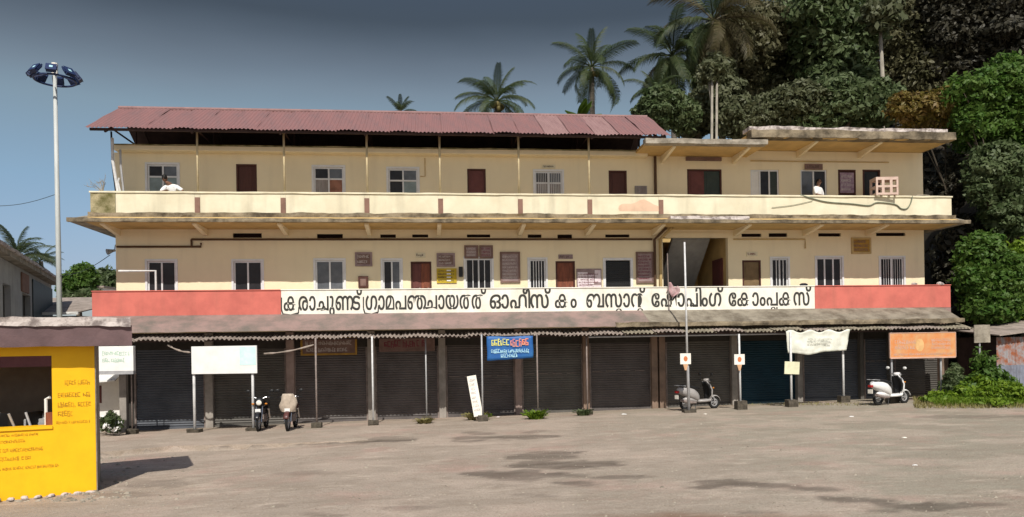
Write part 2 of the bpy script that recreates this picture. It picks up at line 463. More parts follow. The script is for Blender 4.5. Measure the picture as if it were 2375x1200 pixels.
def fast_mesh(name, V, F, tint=None):
    V = np.asarray(V, np.float32); F = np.asarray(F, np.int32)
    me = bpy.data.meshes.new(name)
    k = F.shape[1]
    me.vertices.add(len(V)); me.vertices.foreach_set('co', V.ravel())
    me.loops.add(F.size); me.loops.foreach_set('vertex_index', F.ravel())
    me.polygons.add(len(F)); me.polygons.foreach_set('loop_start', np.arange(0, F.size, k, dtype=np.int32))
    me.update(calc_edges=True)
    if tint is not None:
        a = me.attributes.new('tint', 'FLOAT', 'FACE'); a.data.foreach_set('value', np.asarray(tint, np.float32))
    return me

# ------------------------------------------------------------------ the ground
def ground_material():
    m = bpy.data.materials.new('trodden_concrete_ground'); m.use_nodes = True
    nt = m.node_tree; N = nt.nodes; lk = nt.links.new; b = N['Principled BSDF']
    b.inputs['Roughness'].default_value = 0.95; b.inputs['Specular IOR Level'].default_value = 0.15
    tc = N.new('ShaderNodeTexCoord')
    def nz(scale, detail, st=(1, 1, 1)):
        mp = N.new('ShaderNodeMapping'); mp.inputs['Scale'].default_value = st; lk(tc.outputs['Object'], mp.inputs[0])
        n = N.new('ShaderNodeTexNoise'); n.inputs['Scale'].default_value = scale; n.inputs['Detail'].default_value = detail; n.inputs['Roughness'].default_value = .65
        lk(mp.outputs[0], n.inputs[0]); return n.outputs['Fac']
    def rng(x, a, b_, c=0, d=1):
        r = N.new('ShaderNodeMapRange'); r.inputs[1].default_value = a; r.inputs[2].default_value = b_; r.inputs[3].default_value = c; r.inputs[4].default_value = d
        lk(x, r.inputs[0]); return r.outputs[0]
    def mix(f, a, b_):
        x = N.new('ShaderNodeMix'); x.data_type = 'RGBA'; lk(f, x.inputs[0])
        for i, v in ((6, a), (7, b_)):
            if isinstance(v, tuple): x.inputs[i].default_value = (*v, 1)
            else: lk(v, x.inputs[i])
        return x.outputs[2]
    sx = N.new('ShaderNodeSeparateXYZ'); lk(tc.outputs['Object'], sx.inputs[0])
    big = nz(0.22, 4)
    wob = N.new('ShaderNodeMath'); wob.operation = 'MULTIPLY_ADD'; wob.inputs[1].default_value = 14; lk(big, wob.inputs[0]); lk(sx.outputs['X'], wob.inputs[2])
    c0 = mix(rng(wob.outputs[0], 7, 15), (0.362, 0.300, 0.244), (0.310, 0.279, 0.219))          # pinkish laterite dust left, greyer right
    c1 = mix(rng(nz(0.45, 5), .52, .70, 0, .7), c0, (0.43, 0.275, 0.23))
    c2 = mix(rng(nz(0.9, 7, (.35, 1.5, 1)), .48, .66, 0, .55), c1, (0.25, 0.205, 0.16))
    c3 = mix(rng(nz(1.3, 8, (.6, 1.3, 1)), .54, .68, 0, .65), c2, (0.53, 0.44, 0.36))
    c3 = mix(rng(nz(4.5, 6, (.7, 1.2, 1)), .50, .62, 0, .45), c3, (0.27, 0.215, 0.165))
    c3 = mix(rng(nz(0.35, 3), .50, .58, 0, .35), c3, (0.50, 0.40, 0.33))
    c4 = mix(rng(nz(30, 3), .52, .68, 0, .6), c3, (0.19, 0.155, 0.12))
    c4 = mix(rng(nz(55, 2), .60, .72, 0, .7), c4, (0.62, 0.55, 0.47))
    a = N.new('ShaderNodeAttribute'); a.attribute_name = 'dark_mark'
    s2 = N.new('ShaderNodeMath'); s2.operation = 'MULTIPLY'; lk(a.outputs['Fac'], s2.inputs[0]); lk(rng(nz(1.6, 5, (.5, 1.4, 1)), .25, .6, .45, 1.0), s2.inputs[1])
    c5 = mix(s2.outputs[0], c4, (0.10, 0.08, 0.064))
    a2 = N.new('ShaderNodeAttribute'); a2.attribute_name = 'brown'
    c6 = mix(a2.outputs['Fac'], c5, (0.20, 0.11, 0.07))
    lk(c6, b.inputs['Base Color'])
    bp = N.new('ShaderNodeBump'); bp.inputs['Strength'].default_value = 0.9; bp.inputs['Distance'].default_value = 0.03
    lk(nz(11, 8), bp.inputs['Height']); lk(bp.outputs[0], b.inputs['Normal'])
    return m
GM = ground_material()

DARK_MARKS = [  # (x0, y0, x1, y1, half width in px, strength): long dark marks put into the ground colour
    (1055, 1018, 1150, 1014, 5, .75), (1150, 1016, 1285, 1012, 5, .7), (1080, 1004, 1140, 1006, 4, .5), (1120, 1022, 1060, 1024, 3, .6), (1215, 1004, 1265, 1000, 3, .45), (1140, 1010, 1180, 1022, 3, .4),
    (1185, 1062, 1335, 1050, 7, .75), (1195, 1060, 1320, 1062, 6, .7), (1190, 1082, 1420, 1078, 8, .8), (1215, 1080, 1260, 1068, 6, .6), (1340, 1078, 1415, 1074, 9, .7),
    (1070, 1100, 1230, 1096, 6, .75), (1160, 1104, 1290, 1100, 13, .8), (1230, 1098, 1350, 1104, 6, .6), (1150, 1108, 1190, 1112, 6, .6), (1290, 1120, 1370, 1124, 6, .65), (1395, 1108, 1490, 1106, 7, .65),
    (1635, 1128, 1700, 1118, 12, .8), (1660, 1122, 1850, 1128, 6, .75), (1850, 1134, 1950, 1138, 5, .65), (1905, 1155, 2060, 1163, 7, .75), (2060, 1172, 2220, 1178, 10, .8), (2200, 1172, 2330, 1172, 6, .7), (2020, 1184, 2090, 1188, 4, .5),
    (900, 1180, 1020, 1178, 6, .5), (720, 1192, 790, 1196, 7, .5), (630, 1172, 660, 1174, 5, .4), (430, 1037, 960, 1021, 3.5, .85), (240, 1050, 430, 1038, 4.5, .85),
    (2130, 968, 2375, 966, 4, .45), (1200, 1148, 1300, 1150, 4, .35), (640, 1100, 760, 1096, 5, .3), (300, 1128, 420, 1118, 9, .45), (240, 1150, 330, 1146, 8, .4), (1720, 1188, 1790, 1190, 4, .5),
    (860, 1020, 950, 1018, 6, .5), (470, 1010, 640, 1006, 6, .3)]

def build_ground():
    xs = np.concatenate([np.linspace(-160, -22, 8), np.arange(-20, 24, 0.14), np.linspace(26, 160, 8)])
    ys = np.concatenate([np.linspace(-60, 5, 6), np.arange(8, 31, 0.10), np.linspace(33, 60, 8), np.array([90, 160, 400.])])
    X, Y = np.meshgrid(xs, ys)
    Z = np.vectorize(gz)(X, Y)
    rng = np.random.default_rng(3)
    Z = Z + 0.004 * np.vectorize(lambda a, b: noise.noise(Vector((a * 1.1, b * 1.1, 0))) + .5 * noise.noise(Vector((a * 3, b * 3, 2))))(X, Y)
    V = np.stack([X.ravel(), Y.ravel(), Z.ravel()], 1)
    ny, nx = X.shape
    idx = np.arange(nx * ny).reshape(ny, nx)
    F = np.stack([idx[:-1, :-1].ravel(), idx[:-1, 1:].ravel(), idx[1:, 1:].ravel(), idx[1:, :-1].ravel()], 1)
    me = fast_mesh('ground', V, F)
    px, py = project(V[:, 0], np.maximum(V[:, 1], 1), V[:, 2])
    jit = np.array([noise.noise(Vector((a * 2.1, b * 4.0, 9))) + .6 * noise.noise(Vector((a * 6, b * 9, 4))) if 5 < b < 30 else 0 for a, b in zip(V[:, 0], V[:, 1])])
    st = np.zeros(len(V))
    for (x0, y0, x1, y1, w, k) in DARK_MARKS:
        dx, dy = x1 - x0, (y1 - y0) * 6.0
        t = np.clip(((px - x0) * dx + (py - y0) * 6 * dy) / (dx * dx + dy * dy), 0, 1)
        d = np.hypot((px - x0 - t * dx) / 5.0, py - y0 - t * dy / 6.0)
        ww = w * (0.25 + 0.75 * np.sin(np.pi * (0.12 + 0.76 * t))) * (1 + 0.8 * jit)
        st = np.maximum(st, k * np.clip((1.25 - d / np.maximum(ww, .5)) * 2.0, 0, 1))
    br = np.clip(1.3 - np.hypot((px - 1640) / 260, (py - 1206) / 14) - jit * .5, 0, 1) * .8
    for nm, arr in (('dark_mark', st), ('brown', br)):
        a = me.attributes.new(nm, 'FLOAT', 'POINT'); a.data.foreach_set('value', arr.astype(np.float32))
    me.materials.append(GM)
    o = bpy.data.objects.new('ground', me); col.objects.link(o)
    for p in me.polygons: p.use_smooth = True
    return tag(o, kind='structure')
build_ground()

# low raised apron in front of the shops, at the left
mb = MB()
n = 60
ap = []
for i in range(n + 1):
    x = APRON[0].x - 6 + (APRON[-1].x - APRON[0].x + 6) * i / n
    e = apron_edge_y(min(x, APRON[-1].x - 1e-3)) + 0.07 * noise.noise(Vector((x * 2, 0, 0)))
    ap.append((x, e))
rows = 9
for i, (x, e) in enumerate(ap):
    ao = .014 - .05 * sstep(-4.5, APRON[-1].x, x)
    yb = D0 + x * math.tan(TH) + 3
    mb.v.append((x, e - .02, gz_back(x, e) - .3)); mb.v.append((x, e, gz_back(x, e) + ao + .010 * noise.noise(Vector((x * 5, 1, 0)))))
    for k in range(1, rows + 1):
        y = e + (yb - e) * k / rows
        mb.v.append((x, y, gz_back(x, y) + ao))
W_ = rows + 2
for i in range(n):
    for k in range(W_ - 1):
        mb.f.append((i * W_ + k, (i + 1) * W_ + k, (i + 1) * W_ + k + 1, i * W_ + k + 1))
tag(mb.build('apron', GM), kind='structure')

# ------------------------------------------------------------------ the long two-storey building
BLD = thing('commercial_building', 'long cream yellow bus stand building with shop shutters below and two balcony floors above', 'building', bw(0, 0, 0), TH)
S0, S1 = -13.74, 16.18            # ends of the walls
ZF1, ZF2 = 3.45, 6.72             # upper floors
SPLIT = 5.12                      # where the red roof ends

def wall_mesh(s0, s1, z0, z1, d0, d1, holes):
    xs = sorted({s0, s1} | {h[0] for h in holes} | {h[1] for h in holes}); zs = sorted({z0, z1} | {h[2] for h in holes} | {h[3] for h in holes})
    xs = [x for x in xs if s0 - 1e-6 <= x <= s1 + 1e-6]; zs = [z for z in zs if z0 - 1e-6 <= z <= z1 + 1e-6]
    mb = MB()
    def hole(x, z): return any(h[0] < x < h[1] and h[2] < z < h[3] for h in holes)
    for i in range(len(xs) - 1):
        for k in range(len(zs) - 1):
            if hole((xs[i] + xs[i + 1]) / 2, (zs[k] + zs[k + 1]) / 2): continue
            a, b, c, e = xs[i], xs[i + 1], zs[k], zs[k + 1]
            mb.quad((a, d0, c), (b, d0, c), (b, d0, e), (a, d0, e)); mb.quad((a, d1, c), (a, d1, e), (b, d1, e), (b, d1, c))
    for h in holes:
        a, b, c, e = h[:4]
        mb.quad((a, d0, c), (a, d1, c), (a, d1, e), (a, d0, e)); mb.quad((b, d0, c), (b, d0, e), (b, d1, e), (b, d1, c))
        mb.quad((a, d0, e), (a, d1, e), (b, d1, e), (b, d0, e)); mb.quad((a, d0, c), (b, d0, c), (b, d1, c), (a, d1, c))
    return mb

HOLES1, HOLES2 = [], []

def window(x0, y0, x1, y1, floor, panes, trim=True, glass='glass_d', transom=0.0, bars=0, label=None, sill_to=None, frame=0.055):
    s0, s1, z0, z1 = RC(x0, y0, x1, y1, 0)
    if sill_to is not None: z0 = sill_to
    (HOLES1 if floor == 1 else HOLES2).append((s0, s1, z0, z1))
    f = MB()
    t = frame
    if trim:   # raised plaster band round the opening
        b = 0.07
        f.box(s0 - b, s0 + .004, -.03, .02, z0 - b, z1 + b); f.box(s1 - .004, s1 + b, -.03, .02, z0 - b, z1 + b); f.box(s0 + .004, s1 - .004, -.03, .02, z1 - .004, z1 + b); f.box(s0 + .004, s1 - .004, -.03, .02, z0 - b, z0 + .004)
    f.box(s0 + .005, s0 + t, .03, .09, z0 + .005, z1 - .005); f.box(s1 - t, s1 - .005, .03, .09, z0 + .005, z1 - .005)
    f.box(s0 + t, s1 - t, .03, .09, z1 - t, z1 - .005); f.box(s0 + t, s1 - t, .03, .09, z0 + .005, z0 + t)
    zt = z1 - transom if transom else z1 - t
    if transom: f.box(s0 + t, s1 - t, .028, .092, zt - t / 2, zt + t / 2)
    mids = []
    for k in range(1, panes):
        m_ = s0 + (s1 - s0) * k / panes; mids.append(m_)
        f.box(m_ - t / 2, m_ + t / 2, .026, .094, z0 + t, z1 - t)
    w = f.build('window', 'white_frame', BLD)
    if label: w['label'] = label
    es = [s0 + t] + mids + [s1 - t]
    gl = glass if isinstance(glass, (list, tuple)) else [glass] * panes
    for k in range(panes):
        MB().box(es[k] + .001, es[k + 1] - .001, .055, .062, z0 + t, zt - (t / 2 if transom else 0)).build('pane', gl[k % len(gl)], w)
        if transom:
            MB().box(es[k] + .001, es[k + 1] - .001, .055, .062, zt + t / 2, z1 - t).build('pane', 'glass_g' if k % 2 else 'glass_d', w)
    if bars:
        g = MB()
        for k in range(1, bars + 1):
            x = s0 + t + (s1 - s0 - 2 * t) * k / (bars + 1)
            g.tube([(x, .015, z0 + .02), (x, .015, z1 - .02)], 0.017 if bars < 6 else .01, 6)
        g.build('grille', 'white_frame', w)
    return w

def door(x0, y0, x1, y1, floor, m, leaves=1, colours=None, label=None, frame='door_b', panels=2, base=None):
    s0, s1, z0, z1 = RC(x0, y0, x1, y1, 0)
    z0 = base if base is not None else (ZF1 if floor == 1 else ZF2)
    (HOLES1 if floor == 1 else HOLES2).append((s0, s1, z0, z1))
    t = 0.06
    f = MB(); f.box(s0 + .004, s0 + t, -.01, .11, z0, z1 - .004); f.box(s1 - t, s1 - .004, -.01, .11, z0, z1 - .004); f.box(s0 + t, s1 - t, -.01, .11, z1 - t, z1 - .004)
    d_ = f.build('door', frame, BLD)
    if label: d_['label'] = label
    w = (s1 - s0 - 2 * t) / leaves
    for k in range(leaves):
        a = s0 + t + w * k + .004; b = a + w - .008
        l = MB().box(a, b, .045, .08, z0 + .01, z1 - t - .004)
        hh = (z1 - t - z0) / panels
        for q in range(panels):
            l.box(a + .09, b - .09, .03, .05, z0 + hh * q + .1, z0 + hh * (q + 1) - .1)
        lo_ = l.build('door_leaf', (colours[k] if colours else m), d_)
        MB().box(b - .07, b - .04, .0, .045, (z0 + z1) / 2 - .06, (z0 + z1) / 2 + .06).build('handle', 'chrome', d_)
    return d_

def vent(x0, y0, x1, y1, floor=1):
    s0, s1, z0, z1 = RC(x0, y0, x1, y1, 0)
    (HOLES1 if floor == 1 else HOLES2).append((s0, s1, z0, z1))
    v = MB().box(s0, s1, .12, .14, z0, z1)
    for k in range(1, 3): v.box(s0 + .002, s1 - .002, .04, .10, z0 + (z1 - z0) * k / 3 - .008, z0 + (z1 - z0) * k / 3 + .008)
    v.build('ventilator', 'vent', BLD)

# first floor openings
SILL1 = 4.0
window(342, 606, 408, 690, 1, 2)
window(542, 606, 608, 690, 1, 2)
window(732, 604, 798, 690, 1, 2, glass='glass_g', label='grey glazed window reflecting the yard')
window(888, 604, 930, 690, 1, 2, glass=['glass_d', 'glass_g'])
window(1080, 600, 1141, 690, 1, 2, trim=True, bars=3, glass='glass_d')
window(1228, 602, 1266, 690, 1, 1, bars=4, glass='glass_d', label='narrow window behind thick white grille bars')
s0, s1, z0, z1 = RC(1403, 603, 1464, 690, 0)
HOLES1.append((s0, s1, ZF1, z1))
f = MB().box(s0 - .07, s0 + .03, -.03, .12, ZF1, z1 + .07); f.box(s1 - .03, s1 + .07, -.03, .12, ZF1, z1 + .07); f.box(s0 + .03, s1 - .03, -.03, .12, z1 - .02, z1 + .07)
fo = f.build('office_door', 'white_frame', BLD); fo['label'] = 'wide opening with half rolled black shutter'
f = MB()
for k in range(22): f.box(s0 + .03, s1 - .03, .07 + .012 * (k % 2), .10 + .012 * (k % 2), z1 - .05 - .07 * (k + 1), z1 - .05 - .07 * k - .004)
f.build('rolling_shutter', 'black', fo)
window(1790, 600, 1828, 690, 1, 2, bars=3, glass='glass_d')
window(1894, 598, 1953, 690, 1, 3, glass='glass_d')
window(2042, 598, 2096, 690, 1, 2, bars=8, glass='glass_d', label='window with fine dark grille bars at the right end')
door(953, 607, 1001, 690, 1, 'door_r', 2, ['door_m', 'door_r'])
door(1289, 606, 1334, 690, 1, 'door_r', 1, panels=3)
door(1722, 604, 1765, 690, 1, 'door_k', 1, label='faded khaki panelled door', panels=3)
for v in ((540, 541, 607, 552), (735, 543, 795, 553), (882, 544, 918, 552), (956, 544, 993, 551), (1083, 544, 1137, 551), (1224, 544, 1256, 552), (1293, 544, 1327, 553), (1404, 544, 1460, 551),
          (1720, 542, 1766, 550), (1783, 541, 1826, 550), (1898, 541, 1950, 549), (2032, 540, 2100, 548)): vent(*v)
STW = (*RC(1538, 548, 1689, 690, 0)[:2], ZF1, BF(1610, 550, 0)[1])
HOLES1.append(STW)
# second floor openings
window(342, 382, 413, 470, 2, 2, glass='glass_t', transom=0.42)
window(728, 388, 797, 470, 2, 2, glass=['curtain_g', 'curtain'], transom=0.42, label='white framed window with one sash open on a brown curtain')
window(901, 392, 969, 470, 2, 2, glass=['glass_d', 'glass_t'], transom=0.42)
window(1241, 398, 1304, 470, 2, 2, glass='curtain_g', transom=0.42, bars=12)
door(548, 381, 596, 470, 2, 'door_b')
door(1084, 392, 1127, 470, 2, 'door_m')
door(1412, 396, 1454, 470, 2, 'door_b')
door(1594, 393, 1674, 470, 2, 'door_m', 2, ['door_m', 'door_g'], label='wide double door with one maroon and one dark green leaf')
window(1741, 394, 1807, 470, 2, 3, trim=False, glass=['white', 'glass_d', 'door_g'], label='dark window with a white panel in its left third')
window(1857, 394, 1918, 470, 2, 2, trim=False, glass=['glass_g', 'glass_d'])
door(1944, 394, 1985, 470, 2, 'door_b')
door(2001, 394, 2042, 470, 2, 'black')
vent(1757, 339, 1781, 345, 2); vent(1906, 338, 1930, 345, 2)

wall_mesh(S0, S1, 3.0, 6.62, 0, .22, HOLES1).build('wall', 'wall', BLD)
wall_mesh(S0, SPLIT, 6.70, 9.28, 0, .22, [h for h in HOLES2 if h[1] < SPLIT]).build('wall', 'wall', BLD)
wall_mesh(SPLIT, S1, 6.70, 9.62, 0, .22, [h for h in HOLES2 if h[0] > SPLIT]).build('wall', 'wall', BLD)
# ends, back and floors of the block
DB = 8.0
MB().box(S0, S0 + .2, .22, DB, -1, 9.25).build('end_wall', 'wall', BLD)
MB().box(S1 - .2, S1, .22, DB, -1, 9.62).build('end_wall', 'wall', BLD)
MB().box(S0 + .2, S1 - .2, DB - .2, DB, -1, 9.36).build('back_wall', 'wall', BLD)
m_ = MB().box(S0 + .2, S1 - .2, .22, DB - .2, 3.2, ZF1 - .01)
m_.box(S0 + .2, STW[0] - .1, .22, DB - .2, 6.5, ZF2 - .01); m_.box(STW[1] + .1, S1 - .2, .22, DB - .2, 6.5, ZF2 - .01); m_.box(STW[0] - .1, STW[1] + .1, 3.4, DB - .2, 6.5, ZF2 - .01)
for p in (-9.6, -5, -3.0, 1.5, 3.2, 9.4, 13.2): m_.box(p, p + .12, .22, 4, ZF1 - .01, 6.5); m_.box(p + 1.1, p + 1.22, .22, 4, ZF2 - .01, 9.3)
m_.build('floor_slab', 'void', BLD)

# stairwell between the two halves: side walls, back wall, inclined flight, door in the side wall
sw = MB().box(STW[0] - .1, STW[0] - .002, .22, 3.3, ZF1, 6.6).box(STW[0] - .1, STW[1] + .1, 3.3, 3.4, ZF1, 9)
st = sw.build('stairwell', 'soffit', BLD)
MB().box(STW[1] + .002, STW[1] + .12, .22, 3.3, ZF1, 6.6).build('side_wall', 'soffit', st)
MB().box(STW[0] + .01, STW[0] + .06, .3, 3.2, ZF1, 6.4).build('dark_panel', 'maroon', st)
a_, b_ = STW[0] + .75, STW[1] - .55
fl = MB()
fl.prism([(0.75, 6.55), (0.75, 6.35), (2.9, 4.4), (3.2, 4.4), (3.2, 4.6)], STW[0] + .62, STW[1] - .42)
fl.build('stair_flight', 'grey_paint', st)
dd = MB().box(STW[1] - .05, STW[1] + .001, .5, 1.5, ZF1, 5.62); dd.box(STW[1] - .07, STW[1] - .045, .6, 1.4, ZF1 + .05, 5.52)
dd.build('side_door', 'door_m', st)
MB().box(STW[0] + .08, STW[1] - .004, -.03, .10, STW[3] - .03, STW[3] + .16).build('lintel', 'wall', BLD)

# balconies: slabs, soffits, parapets
sA, sB = BF(213, 700, -1.1)[0], BF(2205, 690, -1.1)[0]
MB().box(sA + .05, sB - .05, -1.0, -.002, 3.28, ZF1 - .004).build('balcony_floor', 'concrete', BLD)
zt1, zb1 = 4.372, 3.55
sW0, sW1 = BF(652, 700, -1.1)[0], BF(1890, 690, -1.1)[0]
def lower_parapet(a, b, m, ret=None):
    p = MB().box(a, b, -1.1, -.97, zb1, zt1)
    if ret == 'l': p.box(a, a + .12, -.97, -.002, zb1, zt1)
    if ret == 'r': p.box(b - .12, b, -.97, -.002, zb1, zt1)
    p.box(a - .01, b + .01, -1.13, -.94, zt1, zt1 + .035)
    return p.build('parapet', m, BLD, bevel=.012)
lower_parapet(sA, sW0 - .005, 'red', 'l'); lower_parapet(sW0, sW1, 'board_white'); lower_parapet(sW1 + .005, sB, 'red', 'r')
MB().box(sA, sB, -1.1, -.97, 3.2, zb1 - .002).build('parapet_base', 'canopy_pink', BLD)

# second floor balcony
uA, uB = BF(210, 470, -1.1)[0], BF(2207, 475, -1.1)[0]
ztu, zbu = 7.66, 6.93
MB().box(uA + .05, uB - .05, -.98, -.002, ZF2 - .01, ZF2).build('balcony_floor', 'concrete', BLD)
uM = BF(268, 470, -1.1)[0]
PD = [458, 657, 851, 1022, 1207, 1368, 1533]
ed = [uM] + [BF(p, 478, -1.1)[0] for p in PD] + [uB]
for k in range(len(ed) - 1):
    p = MB().box(ed[k] + (.0 if k == 0 else .085), ed[k + 1] - (.085 if k < len(ed) - 2 else 0), -1.1, -.97, zbu - .2, ztu - .002)
    if k == len(ed) - 2: p.box(uB - .12, uB, -.97, -.002, zbu, ztu - .002)
    p.build('parapet_panel', 'parapet', BLD, bevel=.008)
for k, s in enumerate(ed[1:-1]):
    MB().box(s - .083, s + .083, -1.125, -.97, zbu - .02, ztu - .14).build('divider', 'divider', BLD)
    MB().box(s - .083, s + .083, -1.1, -.97, ztu - .138, ztu - .003).build('divider_cap', 'parapet', BLD)
e_ = MB(); lumpy(e_, uA, uM - .003, -1.11, -.96, zbu - .2, ztu - .01, .08, .03, 4); e_.box(uA, uA + .14, -.96, -.002, zbu - .2, ztu - .01)
e_.build('parapet_end', 'moss', BLD)['label'] = 'blackened mossy left end of the upper parapet'
cp = MB(); lumpy(cp, uA - .03, uB + .02, -1.14, -.93, ztu, ztu + .055, .3, .012, 2); cp.build('parapet_coping', 'parapet', BLD)
pa = MB()   # patch where the paint has come away
s_, z_ = BF(1485, 487, -1.1)
pts = [(s_ + .75 * math.cos(a) * (1 + .15 * math.sin(3 * a)), -1.104, max(zbu + .0, z_ - .05 + .36 * math.sin(a) * (1 + .2 * math.sin(5 * a + 1)))) for a in [i * math.pi / 14 for i in range(15)]]
pa.add(pts, [tuple(range(len(pts)))]); pa.build('bare_patch', 'peel', BLD)
# projecting sunshade under it, with a black mouldy lip
cA, cB = BF(155, 512, -1.7)[0], BF(2250, 512, -1.7)[0]
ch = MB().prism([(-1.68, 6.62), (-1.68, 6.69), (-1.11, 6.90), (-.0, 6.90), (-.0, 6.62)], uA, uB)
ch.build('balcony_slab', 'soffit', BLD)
for a, b, zz in ((cA, uA, 1), (uB, cB, -1)):
    lo_, hi_ = 6.62, 6.69; side = MB()
    if zz == 1: side.add([(a, -1.68, lo_), (b, -1.68, lo_), (b, 6, lo_), (a, 6, lo_), (a, -1.68, hi_), (b, -1.1, 6.93), (b, 6, 6.93), (a, 6, hi_), (b, -1.68, hi_)], [(0, 3, 2, 1), (0, 1, 8, 4), (4, 8, 5), (4, 5, 6, 7), (0, 4, 7, 3), (2, 3, 7, 6), (1, 2, 6, 5, 8)])
    else: side.add([(b, -1.68, lo_), (a, -1.68, lo_), (a, 6, lo_), (b, 6, lo_), (b, -1.68, hi_), (a, -1.1, 6.93), (a, 6, 6.93), (b, 6, hi_), (a, -1.68, hi_)], [(0, 3, 2, 1), (0, 1, 8, 4), (4, 8, 5), (4, 5, 6, 7), (0, 4, 7, 3), (2, 3, 7, 6), (1, 2, 6, 5, 8)])
    side.build('side_sunshade', 'concrete', BLD)
li = MB(); lumpy(li, cA, cB, -1.74, -1.60, 6.60, 6.72, .12, .02, 11); li.build('sunshade_lip', 'mould', BLD)
l2 = MB(); lumpy(l2, uA, uB, -1.33, -1.10, 6.78, 6.97, .15, .035, 17); l2.build('mouldy_ledge', 'mould', BLD)
l3 = MB(); lumpy(l3, BF(1555, 505, -1.7)[0], BF(1738, 505, -1.7)[0], -1.72, -1.3, 6.70, 6.83, .12, .03, 23); l3.build('white_ledge', 'crust', BLD)
l3 = MB()
for p in (275, 478, 665, 857, 1018, 1205, 1360, 1514, 1705, 1865, 2010):
    s = BF(p, 540, 0)[0]
    l3 = MB().prism([(-.003, 6.618), (-1.35, 6.618), (-1.35, 6.57), (-.003, 6.38)], s - .07, s + .07); l3.build('bracket', 'wall', BLD)

# upper ledge and the red sheet roof on the left part
MB().box(S0 + .12, SPLIT - .02, -.38, .5, 9.28, 9.445).build('roof_ledge', 'wall', BLD, bevel=.02)
lg = MB(); lumpy(lg, S0 + .12, SPLIT - .02, -.40, -.2, 9.445, 9.48, .2, .012, 31); lg.build('ledge_dirt', 'moss', BLD)
MB().box(S0 + .2, SPLIT, .5, DB - .2, 9.26, 9.38).build('roof_slab', 'void', BLD)
EV, RI = (-1.72, 9.65), (1.0, 11.12)
roof = thing('roof', None, None); roof.parent = BLD
def corr(w, l, per, amp, rows=3, sag=0.0, seed=0):
    n = int(round(w / per)) * 6
    mb = MB()
    for j in range(rows + 1):
        for i in range(n + 1):
            x = w * i / n; y = l * j / rows
            z = amp * math.sin(2 * math.pi * x / per) + sag * noise.noise(Vector((x * 1.3 + seed, y, 0)))
            mb.v.append((x, y, z))
    for j in range(rows):
        for i in range(n):
            a = j * (n + 1) + i
            mb.f.append((a, a + 1, a + n + 2, a + n + 1))
    me = mb.mesh('roof_sheet')
    for p in me.polygons: p.use_smooth = True
    return me
SL = math.hypot(RI[0] - EV[0], RI[1] - EV[1]); RA = math.atan2(RI[1] - EV[1], RI[0] - EV[0])
rs0, rs1 = -13.95, 5.5
NS = 22; sw_ = (rs1 - rs0) / NS
meshes = []
for k in range(4):
    me = corr(sw_ * 1.04, SL, sw_ * 1.04 / 7, 0.019, 4, .05, k * 9.1); me.materials.append(M['roof_red2' if k == 2 else 'roof_red']); meshes.append(me)
for k in range(NS):
    inst('roof_sheet', meshes[rnd.choice((0, 1, 3, 0, 1, 2))], roof, (rs0 + sw_ * k, EV[0] - rnd.uniform(0, .05), EV[1] + .012 * (k % 2) + rnd.uniform(-.008, .008)), (RA + rnd.uniform(-.006, .006), 0, 0))
bk = MB()
nn = 80
for i in range(nn + 1):
    x = rs0 + (rs1 - rs0) * i / nn
    bk.v += [(x, RI[0], RI[1] - .02), (x, RI[0] + (RI[0] - EV[0]), EV[1] - .1), (x, RI[0], RI[1] - .06), (x, RI[0] + (RI[0] - EV[0]), EV[1] - .14)]
for i in range(nn):
    a = i * 4; bk.f += [(a, a + 4, a + 5, a + 1), (a + 2, a + 3, a + 7, a + 6)]
bk.build('back_slope', 'roof_under', roof)  # back slope coloured near-black to imitate the shade under the roof
rc = MB().tube([(rs0, RI[0], RI[1] + .015), (rs1, RI[0], RI[1] + .015)], .075, 8); rc.build('ridge_cap', 'roof_red2', roof)
un = MB()
for t in (.04, .36, .68, .97):
    y, z = EV[0] + (RI[0] - EV[0]) * t, EV[1] + (RI[1] - EV[1]) * t - .09
    un.box(rs0 + .1, rs1 - .1, y - .03, y + .03, z - .04, z + .04)
for p in [262] + [458, 659, 851, 1020, 1203, 1366] + [1520]:
    s = BF(p, 380, -1.04)[0]
    un.tube([(s, EV[0] + .1, EV[1] - .1), (s, RI[0], RI[1] - .16), (s, 3.6, EV[1] - .2)], .04, 6)
    un.tube([(s, -1.04, EV[1] + .15), (s, 1.0, EV[1] + .15), (s, 3.2, EV[1] + .12)], .03, 6)
    un.tube([(s, RI[0], RI[1] - .16), (s, RI[0], 9.42)], .035, 6)
un.build('roof_frame', 'roof_under', roof)
for p in (458, 659, 851, 1020, 1203, 1366):
    s = BF(p, 380, -1.04)[0]
    MB().tube([(s, -1.04, ztu + .05), (s, -1.04, EV[1] + .28)], .036, 8).build('roof_post', 'post', BLD, smooth=True)

# flat roofs over the right part
qA, qB = BF(1500, 325, -1.8)[0], BF(1780, 325, -1.8)[0]
hA, hB = BF(1742, 305, -1.8)[0], BF(2195, 305, -1.8)[0]
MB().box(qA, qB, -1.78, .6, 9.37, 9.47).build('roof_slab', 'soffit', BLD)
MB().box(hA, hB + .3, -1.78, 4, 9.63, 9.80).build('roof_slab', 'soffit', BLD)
MB().box(SPLIT, S1 + .1, .6, DB, 9.62, 9.64).build('roof_deck', 'concrete', BLD)
c_ = MB(); lumpy(c_, qA - .05, qB, -1.84, -1.5, 9.36, 9.53, .12, .025, 41); c_.build('roof_lip', 'concrete', BLD)
c_ = MB(); lumpy(c_, hA, hB + .35, -1.84, -1.4, 9.62, 9.90, .12, .04, 43); c_.build('roof_lip', 'mould', BLD)
c_ = MB(); lumpy(c_, hA - .05, hB + .05, -1.80, -1.2, 9.88, 10.02, .14, .04, 47); c_.build('roof_crust', 'crust', BLD)
